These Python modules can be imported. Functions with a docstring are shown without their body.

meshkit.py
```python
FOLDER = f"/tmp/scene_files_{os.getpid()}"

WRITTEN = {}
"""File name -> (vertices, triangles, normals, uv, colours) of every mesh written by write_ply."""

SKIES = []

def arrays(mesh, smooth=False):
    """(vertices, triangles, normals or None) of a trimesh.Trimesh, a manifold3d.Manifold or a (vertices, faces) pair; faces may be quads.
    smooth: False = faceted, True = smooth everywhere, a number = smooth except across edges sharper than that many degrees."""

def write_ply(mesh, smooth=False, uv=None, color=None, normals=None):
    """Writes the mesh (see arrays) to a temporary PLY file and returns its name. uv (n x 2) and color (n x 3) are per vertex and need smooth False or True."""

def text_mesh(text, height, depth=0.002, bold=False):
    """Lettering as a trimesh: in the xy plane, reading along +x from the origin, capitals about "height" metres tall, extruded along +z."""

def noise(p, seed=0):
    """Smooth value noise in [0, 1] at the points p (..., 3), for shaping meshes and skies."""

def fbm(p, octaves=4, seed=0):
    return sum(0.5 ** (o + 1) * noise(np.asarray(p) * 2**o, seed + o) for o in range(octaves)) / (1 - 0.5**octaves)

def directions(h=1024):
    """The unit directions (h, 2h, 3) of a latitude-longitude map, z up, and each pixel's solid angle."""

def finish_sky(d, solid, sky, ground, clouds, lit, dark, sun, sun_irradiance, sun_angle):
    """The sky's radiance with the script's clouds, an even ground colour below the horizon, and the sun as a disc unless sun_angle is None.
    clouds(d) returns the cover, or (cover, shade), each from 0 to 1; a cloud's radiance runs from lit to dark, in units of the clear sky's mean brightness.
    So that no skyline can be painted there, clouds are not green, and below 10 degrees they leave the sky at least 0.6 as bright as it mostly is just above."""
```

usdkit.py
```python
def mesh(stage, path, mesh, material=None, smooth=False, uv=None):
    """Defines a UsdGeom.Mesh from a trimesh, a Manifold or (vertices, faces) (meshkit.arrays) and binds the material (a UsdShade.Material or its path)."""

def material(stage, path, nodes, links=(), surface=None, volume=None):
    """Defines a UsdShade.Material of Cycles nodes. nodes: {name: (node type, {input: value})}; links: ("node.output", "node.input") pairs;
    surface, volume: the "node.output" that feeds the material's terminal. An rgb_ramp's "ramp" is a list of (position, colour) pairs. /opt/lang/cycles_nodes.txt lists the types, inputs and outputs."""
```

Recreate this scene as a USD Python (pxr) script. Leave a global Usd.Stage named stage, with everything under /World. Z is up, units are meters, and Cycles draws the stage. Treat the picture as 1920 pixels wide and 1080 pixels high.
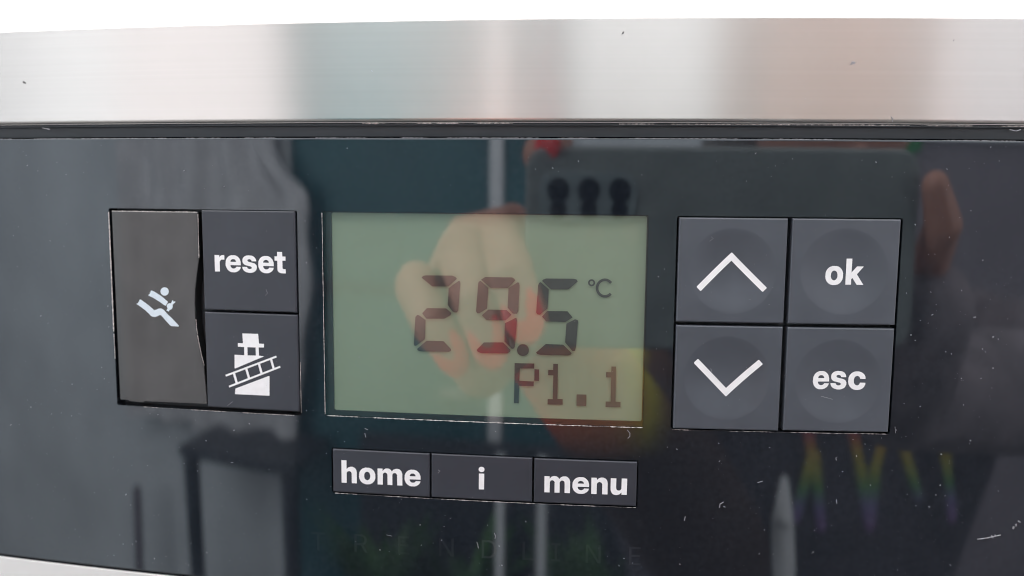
import math, random
import numpy as np
import trimesh
import manifold3d as m3
import shapely
from shapely.geometry import Polygon, MultiPolygon, Point, box
from shapely.ops import unary_union
from pxr import Gf, Sdf, Usd, UsdGeom, UsdLux, UsdShade, Vt
import usdkit, meshkit

random.seed(7)
rng = np.random.default_rng(11)
stage = Usd.Stage.CreateInMemory()
UsdGeom.SetStageUpAxis(stage, "Z")
UsdGeom.SetStageMetersPerUnit(stage, 1.0)
UsdGeom.Xform.Define(stage, "/World")
MM = 0.001          # all lengths below are millimetres: x right, y into the wall, z up, origin on the panel face

# ------------------------------------------------------------------ camera
CAM = (-12.894, -150.109, 37.040)
YAW, PITCH, ROLL = map(math.radians, (-4.160, 6.343, 0.530))
cam = UsdGeom.Camera.Define(stage, "/World/camera")
cy, sy, cp, sp, cr, sr = (math.cos(YAW), math.sin(YAW), math.cos(PITCH), math.sin(PITCH), math.cos(ROLL), math.sin(ROLL))
fwd = np.array([sy * cp, cy * cp, -sp]); rgt = np.array([cy, -sy, 0.0]); up_ = np.cross(rgt, fwd)
r_ = rgt * cr + up_ * sr; u_ = -rgt * sr + up_ * cr
cam.AddTransformOp().Set(Gf.Matrix4d(*[float(x) for row in ((*r_, 0), (*u_, 0), (*(-fwd), 0), (*(np.array(CAM) * MM), 1)) for x in row]))
cam.CreateHorizontalApertureAttr(36.0)
cam.CreateFocalLengthAttr(36.0 * 1552.28 / 1920)
cam.CreateClippingRangeAttr(Gf.Vec2f(0.01, 100))
cam.CreateFStopAttr(13.0)
cam.CreateFocusDistanceAttr(0.151)
cam.CreateExposureAttr(0.0)

# ------------------------------------------------------------------ lamps
def lamp(name, pos, look, w, h, intensity, color=(1, 1, 1)):
    l = UsdLux.RectLight.Define(stage, "/World/" + name)
    p = np.array(pos, float); f = np.array(look, float) - p; f /= np.linalg.norm(f)
    s = np.cross(f, [0, 0, 1.0]) if abs(f[2]) < .99 else np.array([1.0, 0, 0]); s /= np.linalg.norm(s); u = np.cross(s, f)
    l.AddTransformOp().Set(Gf.Matrix4d(*[float(x) for row in ((*s, 0), (*u, 0), (*(-f), 0), (*(p * MM), 1)) for x in row]))
    l.CreateWidthAttr(w * MM); l.CreateHeightAttr(h * MM); l.CreateIntensityAttr(intensity); l.CreateColorAttr(Gf.Vec3f(*color))
    return l
lamp("window_lamp", (-1250, 330, 250), (-900, -1700, -100), 1500, 1400, 13.0, (.97, .985, 1.0))
lamp("window_lamp_001", (1150, 330, 350), (1000, -1700, 0), 1000, 1300, 8.5, (.98, .98, 1.0))  # added fill with no known window here; brightens the right keys and steel
lamp("overhead_fill", (100, -250, 1060), (100, -250, -1000), 2800, 1000, 3.2, (1.0, .97, .95))  # unseen overhead light added to whiten the casing and lift the legends

# ------------------------------------------------------------------ materials
LOOKS = {}
def mat(name, nodes, links=(), surface="p.BSDF"):
    LOOKS[name] = usdkit.material(stage, "/World/Looks/" + name, nodes, links, surface=surface)
    return LOOKS[name]
def plain(name, color, rough=.5, **kw):
    """a plain base colour with slight uneven tone and gloss"""
    s = kw.pop("nscale", 60); amt = kw.pop("amt", .12)
    lo = tuple(c * (1 - amt) for c in color); hi = tuple(min(1, c * (1 + amt)) for c in color)
    return mat(name, {"g": ("geometry", {}), "n": ("noise_texture", {"scale": s, "detail": 5.0}),
        "r": ("rgb_ramp", {"ramp": [(.3, lo), (.7, hi)]}), "p": ("principled_bsdf", {"roughness": rough, **kw})},
        [("g.position", "n.vector"), ("n.fac", "r.fac"), ("r.color", "p.base_color")])
# glossy black plastic of the panel, with a faint dull film of dust on it
mat("black_gloss", {"g": ("geometry", {}), "n": ("noise_texture", {"scale": 45.0, "detail": 6.0}), "n2": ("noise_texture", {"scale": 900.0, "detail": 3.0}),
    "m": ("math", {"math_type": "multiply"}), "r": ("rgb_ramp", {"ramp": [(.12, (.007, .0095, .0135)), (.5, (.0135, .0165, .022))]}),
    "rr": ("map_range", {"from_min": .3, "from_max": .7, "to_min": .015, "to_max": .05}),
    "p": ("principled_bsdf", {"ior": 1.75, "specular_tint": (.86, .94, 1.0)})},
    [("g.position", "n.vector"), ("g.position", "n2.vector"), ("n.fac", "m.value1"), ("n2.fac", "m.value2"), ("m.value", "r.fac"), ("r.color", "p.base_color"), ("n.fac", "rr.value"), ("rr.result", "p.roughness")])
plain("flap_gloss", (.013, .014, .015), .04, ior=1.66, nscale=300)
plain("edge_black", (.012, .012, .014), .35)
plain("groove_black", (.040, .046, .054), .6)
# soft-touch key plastic with a fine grain
def keyplastic(name, col, rough=.42):
    mat(name, {"g": ("geometry", {}), "n": ("noise_texture", {"scale": 9000.0, "detail": 2.0}), "n2": ("noise_texture", {"scale": 130.0, "detail": 5.0}),
        "b": ("bump", {"strength": .25, "distance": .00003}), "r": ("rgb_ramp", {"ramp": [(.3, tuple(c * .92 for c in col)), (.7, tuple(c * 1.08 for c in col))]}),
        "p": ("principled_bsdf", {"roughness": rough, "ior": 1.5})},
        [("g.position", "n.vector"), ("g.position", "n2.vector"), ("n.fac", "b.height"), ("b.normal", "p.normal"), ("n2.fac", "r.fac"), ("r.color", "p.base_color")])
keyplastic("key_dark", (.030, .034, .046))
keyplastic("key_hazed", (.064, .073, .091), .38)  # lighter copy of the key plastic, its haze from the light put into the colour
plain("white_print", (.79, .79, .81), .5, nscale=800, amt=.04)
plain("blue_print", (.60, .68, .75), .45, nscale=800, amt=.04)
plain("faint_print", (.0150, .0180, .0235), .05, ior=1.75)
plain("casing_white", (.84, .84, .83), .35, nscale=30, amt=.02)
# brushed steel: scratches run along x, so the sheen spreads up and down
mat("brushed_steel", {"g": ("geometry", {}), "m": ("mapping", {"scale": (25, 25, 9000)}), "n": ("noise_texture", {"scale": 1.0, "detail": 4.0, "roughness": .7}),
    "m2": ("mapping", {"scale": (6, 6, 1500)}), "n2": ("noise_texture", {"scale": 1.0, "detail": 3.0}),
    "b": ("bump", {"strength": .008, "distance": .00001}), "r": ("rgb_ramp", {"ramp": [(.3, (.560, .540, .520)), (.7, (.582, .562, .542))]}),
    "t": ("combine_xyz", {"x": 0.0, "y": 0.0, "z": 1.0}),
    "p": ("principled_bsdf", {"metallic": 1.0, "roughness": .255, "anisotropic": 1.0})},
    [("g.position", "m.vector"), ("m.vector", "n.vector"), ("g.position", "m2.vector"), ("m2.vector", "n2.vector"), ("n.fac", "b.height"), ("b.normal", "p.normal"), ("n2.fac", "r.fac"), ("r.color", "p.base_color"), ("t.vector", "p.tangent")])
# liquid crystal glass and its dark segments
plain("lcd_green", (.198, .256, .182), .6, nscale=40, amt=.03)
plain("lcd_dark", (.030, .037, .038), .6, amt=.05)
plain("lcd_pale", (.062, .064, .056), .6, amt=.05)
mat("window_pane", {"f": ("layer_weight", {"blend": .5}), "q": ("math", {"math_type": "power", "value2": 4.0}), "s": ("math", {"math_type": "multiply_add", "value2": .85, "value3": .088}), "t": ("transparent_bsdf", {"color": (.95, .96, .95)}), "gl": ("glossy_bsdf", {"color": (1, 1, 1), "roughness": .02}), "x": ("mix_closure", {})},
    [("f.facing", "q.value1"), ("q.value", "s.value1"), ("s.value", "x.fac"), ("t.BSDF", "x.closure1"), ("gl.BSDF", "x.closure2")], surface="x.closure")
plain("burr_glint", (.50, .46, .45), .45, nscale=2500, amt=.6)  # whitish burr plastic, pale enough to carry the edge highlights
plain("dust", (.22, .22, .24), .8, nscale=2000, amt=.3)
plain("dust_dark", (.10, .10, .10), .8)
# the room that the panel mirrors
plain("cool_wall_paint", (.70, .72, .74), .7, nscale=4)
plain("sleeve_brown", (.20, .165, .18), .85, nscale=40, amt=.3)
plain("wall_paint", (.74, .73, .72), .7, nscale=4)
plain("white_paint", (.78, .78, .79), .4, nscale=8, amt=.05)
plain("teal_paint", (.022, .112, .128), .45, nscale=6)
plain("teal_groove", (.02, .06, .08), .5)
plain("curtain_cloth", (.62, .60, .61), .9, nscale=12)
plain("dark_wood", (.035, .04, .05), .4, nscale=10)
plain("dark_cupboard", (.20, .175, .20), .5, nscale=5)
plain("floor_tiles", (.20, .19, .18), .4, nscale=6)
plain("leaf_green", (.05, .13, .035), .5, nscale=30, amt=.5)
plain("pot_clay", (.10, .07, .06), .7)
plain("phone_grey", (.20, .22, .21), .4, nscale=90)
plain("phone_edge", (.26, .25, .23), .3)
plain("phone_island", (.20, .24, .24), .3)
plain("lens_glass", (.004, .005, .007), .06)
plain("screen_glass", (.02, .02, .025), .05)
plain("skin", (.53, .255, .185), .5, nscale=70, amt=.08)
plain("nail_red", (.85, .05, .045), .25)
plain("hair_brown", (.20, .175, .16), .5, nscale=90, amt=.4)
plain("eye_white", (.75, .74, .72), .2)
plain("iris_brown", (.06, .03, .015), .2)
plain("lip", (.42, .16, .14), .4)
plain("jeans", (.05, .07, .13), .85, nscale=200)
plain("green_cloth", (.03, .20, .06), .8)
plain("shirt_navy", (.060, .054, .066), .85, nscale=40, amt=.3)
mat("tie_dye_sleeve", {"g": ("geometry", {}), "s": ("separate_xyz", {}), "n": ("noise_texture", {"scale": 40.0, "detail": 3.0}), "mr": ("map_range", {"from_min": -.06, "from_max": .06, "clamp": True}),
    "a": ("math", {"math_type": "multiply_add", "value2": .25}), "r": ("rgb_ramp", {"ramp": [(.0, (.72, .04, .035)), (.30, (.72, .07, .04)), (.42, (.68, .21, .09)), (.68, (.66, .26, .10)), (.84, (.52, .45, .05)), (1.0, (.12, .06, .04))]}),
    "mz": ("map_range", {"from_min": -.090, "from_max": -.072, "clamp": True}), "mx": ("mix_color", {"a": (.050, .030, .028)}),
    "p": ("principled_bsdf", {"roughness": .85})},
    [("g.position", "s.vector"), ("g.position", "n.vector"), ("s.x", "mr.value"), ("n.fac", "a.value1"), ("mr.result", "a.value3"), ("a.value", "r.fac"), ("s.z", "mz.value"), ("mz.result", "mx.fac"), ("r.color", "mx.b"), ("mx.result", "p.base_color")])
mat("rainbow_print", {"g": ("geometry", {}), "s": ("separate_xyz", {}), "mr": ("map_range", {"from_min": -.200, "from_max": -.124, "clamp": True}),
    "r": ("rgb_ramp", {"ramp": [(0, (.26, .15, .32)), (.22, (.20, .17, .33)), (.38, (.11, .26, .10)), (.55, (.32, .32, .07)), (.72, (.40, .28, .06)), (.86, (.40, .11, .08)), (1, (.26, .09, .20))]}), "p": ("principled_bsdf", {"roughness": .8})},
    [("g.position", "s.vector"), ("s.z", "mr.value"), ("mr.result", "r.fac"), ("r.color", "p.base_color")])

# ------------------------------------------------------------------ helpers
used = {}
def path(parent, name):
    base = f"{parent}/{name}"; k = used.get(base, 0); used[base] = k + 1
    return base if k == 0 else f"{base}_{k:03d}"
def tag(prim, **kw):
    p = prim.GetPrim() if hasattr(prim, "GetPrim") else prim
    for k, v in kw.items():
        if v: p.SetCustomDataByKey(k, v)
    return prim
def thing(name, label, category, group=None):
    x = UsdGeom.Xform.Define(stage, path("/World", name))
    return tag(x, label=label, category=category, group=group)
def raw(parent, name, v, f, n, material, label=None):
    """one Mesh prim: v in mm, n = normals per vertex"""
    parent = "/World" if parent is None else str(parent.GetPath())
    m = UsdGeom.Mesh.Define(stage, path(parent, name))
    v = np.asarray(v, float) * MM; f = np.asarray(f, np.int32)
    keep = np.unique(f); re = np.zeros(len(v), np.int32); re[keep] = np.arange(len(keep)); v, f = v[keep], re[f]
    if n is not None: n = np.asarray(n)[keep]
    m.CreatePointsAttr(Vt.Vec3fArray.FromNumpy(v.astype(np.float32)))
    m.CreateFaceVertexCountsAttr(Vt.IntArray.FromNumpy(np.full(len(f), 3, np.int32)))
    m.CreateFaceVertexIndicesAttr(Vt.IntArray.FromNumpy(f.ravel()))
    m.CreateSubdivisionSchemeAttr("none")
    if n is not None:
        m.CreateNormalsAttr(Vt.Vec3fArray.FromNumpy(np.asarray(n, np.float32))); m.SetNormalsInterpolation("vertex")
    UsdShade.MaterialBindingAPI.Apply(m.GetPrim()).Bind(LOOKS[material])
    return tag(m, label=label)
def solid3(parent, name, tm, material, smooth=35, label=None):
    v, f, n = meshkit.arrays(tm, smooth)
    if n is None:
        v = v[f].reshape(-1, 3); f = np.arange(len(v)).reshape(-1, 3)
        n = np.repeat(np.cross(v[1::3] - v[0::3], v[2::3] - v[0::3]), 3, 0); n /= np.maximum(np.linalg.norm(n, axis=1, keepdims=True), 1e-12)
    return raw(parent, name, v, f, n, material, label)

RAD = 839.42        # the bowed front: radius of its upright cylinder
def at(u, v, o):
    """surface point u along the bow, v up, o proud of the panel face"""
    u = np.asarray(u, float); r = RAD + np.asarray(o, float)
    return np.stack([r * np.sin(u / RAD), RAD - r * np.cos(u / RAD), np.broadcast_to(v, np.broadcast(u, r).shape)], -1)
def nrm(u):
    u = np.asarray(u, float)
    return np.stack([np.sin(u / RAD), -np.cos(u / RAD), 0 * u], -1)
def geoms(g):
    if g.is_empty: return []
    return [p for p in getattr(g, "geoms", [g]) if p.geom_type == "Polygon" and p.area > 1e-7]
def cut(poly, step=4.0):
    """triangles in (u, v), cut into upright strips so that they follow the bow"""
    out = []
    a, _, b, _ = poly.bounds
    ks = np.arange(math.floor(a / step), math.ceil(b / step)) if b - a > step else [None]
    for k in ks:
        part = poly if k is None else poly.intersection(box(k * step, -1e4, (k + 1) * step, 1e4))
        for p in geoms(part):
            p = shapely.geometry.polygon.orient(p)
            v, f = trimesh.creation.triangulate_polygon(p, engine="earcut")
            v = np.asarray(v)[:, :2]; f = np.asarray(f)
            t = v[f]; ar = (t[:, 1, 0] - t[:, 0, 0]) * (t[:, 2, 1] - t[:, 0, 1]) - (t[:, 1, 1] - t[:, 0, 1]) * (t[:, 2, 0] - t[:, 0, 0])
            f = np.where(ar[:, None] < 0, f[:, ::-1], f)[np.abs(ar) > 1e-9]
            out.append((v, f))
    n = 0; V, F = [], []
    for v, f in out:
        V.append(v); F.append(f + n); n += len(v)
    return np.vstack(V), np.vstack(F)
class Build:
    def __init__(s): s.v, s.f, s.n, s.k = [], [], [], 0
    def add(s, v, f, n):
        s.v.append(v); s.f.append(np.asarray(f) + s.k); s.n.append(n); s.k += len(v)
    def face(s, poly, o, step=4.0):
        for p in geoms(poly):
            uv, f = cut(p, step); oo = o(uv[:, 0], uv[:, 1]) if callable(o) else o
            s.add(at(uv[:, 0], uv[:, 1], oo), f, nrm(uv[:, 0]))
    def flat(s, tris):
        """triangles (n, 3, 3) with flat normals"""
        n = np.cross(tris[:, 1] - tris[:, 0], tris[:, 2] - tris[:, 0]); n /= np.maximum(np.linalg.norm(n, axis=1, keepdims=True), 1e-12)
        s.add(tris.reshape(-1, 3), np.arange(len(tris) * 3).reshape(-1, 3), np.repeat(n, 3, 0))
    def side(s, poly, o1, o0, step=4.0):
        for p in geoms(poly):
            p = shapely.geometry.polygon.orient(p)
            for ring in (p.exterior, *p.interiors):
                c = np.array(shapely.segmentize(ring, step).coords)
                a, b = c[:-1], c[1:]
                A, B, C, D = (at(q[:, 0], q[:, 1], o) for q, o in ((a, o1), (b, o1), (b, o0), (a, o0)))
                s.flat(np.concatenate([np.stack([A, C, B], 1), np.stack([A, D, C], 1)]))
    def chamfer(s, poly, o, b, step=4.0):
        """a bevel of width b around poly's edges; returns the inset polygon"""
        for p in geoms(poly):
            inner = p.buffer(-b, join_style=2)
            uv, f = cut(p.difference(inner), step)
            bd = p.boundary
            d = np.array([bd.distance(Point(q)) for q in uv])
            vv = at(uv[:, 0], uv[:, 1], np.where(d < b * .5, o - b, o))
            s.flat(vv[f])
        return poly.buffer(-b, join_style=2)
    def mesh(s, parent, name, material, label=None):
        return raw(parent, name, np.vstack(s.v), np.vstack(s.f), np.vstack(s.n), material, label)
def plate(parent, name, poly, o1, o0, material, bevel=0.0, label=None, back=False):
    b = Build(); top = poly
    if bevel: top = b.chamfer(poly, o1, bevel)
    b.face(top, o1); b.side(poly, o1 - bevel, o0)
    return b.mesh(parent, name, material, label)
def R4(u0, v0, u1, v1, r=0.0):
    p = box(u0 + r, v0 + r, u1 - r, v1 - r)
    return p.buffer(r, quad_segs=5) if r else p
def shape(name):
    return unary_union([Polygon(q[0], q[1:]).buffer(0) for q in SHAPES[name]])
def profile(parent, name, pts, u0, u1, material, label=None, step=5.0):
    """a moulding: the outline pts (o, v) from top to bottom swept along the bow, with rounded normals between steps of less than 50 degrees"""
    pts = np.array(pts, float); us = np.arange(u0, u1 + .1, step); b = Build()
    seg = np.diff(pts, axis=0); sn = np.stack([-seg[:, 1], seg[:, 0]], 1); sn /= np.linalg.norm(sn, axis=1, keepdims=True)
    for i in range(len(seg)):
        e = []
        for j, k in ((i, i - 1), (i + 1, i + 1)):
            q = sn[i].copy()
            if 0 <= k < len(sn) and sn[i] @ sn[k] > .64: q = q + sn[k]
            e.append(q / np.linalg.norm(q))
        V, N = [], []
        for (o, v), q in ((pts[i], e[0]), (pts[i + 1], e[1])):
            V.append(at(us, np.full(len(us), v), o)); N.append(nrm(us) * q[0] + np.array([0, 0, 1.0]) * q[1])
        m = len(us); k = np.arange(m - 1)
        f = np.concatenate([np.stack([k, m + k, m + k + 1], 1), np.stack([k, m + k + 1, k + 1], 1)])
        b.add(np.vstack(V), f, np.vstack(N))
    return b.mesh(parent, name, material, label)
def rbox(c, s, r=2.0):
    """a box with rounded edges"""
    c, s = np.array(c, float), np.array(s, float) / 2 - r
    ball = m3.Manifold.sphere(r, 12)
    return m3.Manifold.batch_hull([ball.translate([c[0] + i * s[0], c[1] + j * s[1], c[2] + k * s[2]]) for i in (-1, 1) for j in (-1, 1) for k in (-1, 1)])
def bone(a, ra, b, rb, n=20):
    return m3.Manifold.batch_hull([m3.Manifold.sphere(ra, n).translate(list(map(float, a))), m3.Manifold.sphere(rb, n).translate(list(map(float, b)))])
def hull(*balls, n=20):
    return m3.Manifold.batch_hull([m3.Manifold.sphere(r, n).translate(list(map(float, p))) for p, r in balls])
def join(ms):
    return m3.Manifold.batch_boolean(ms, m3.OpType.Add)
def chain(*pr, n=20):
    return [bone(pr[i][0], pr[i][1], pr[i + 1][0], pr[i + 1][1], n) for i in range(len(pr) - 1)]
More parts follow.
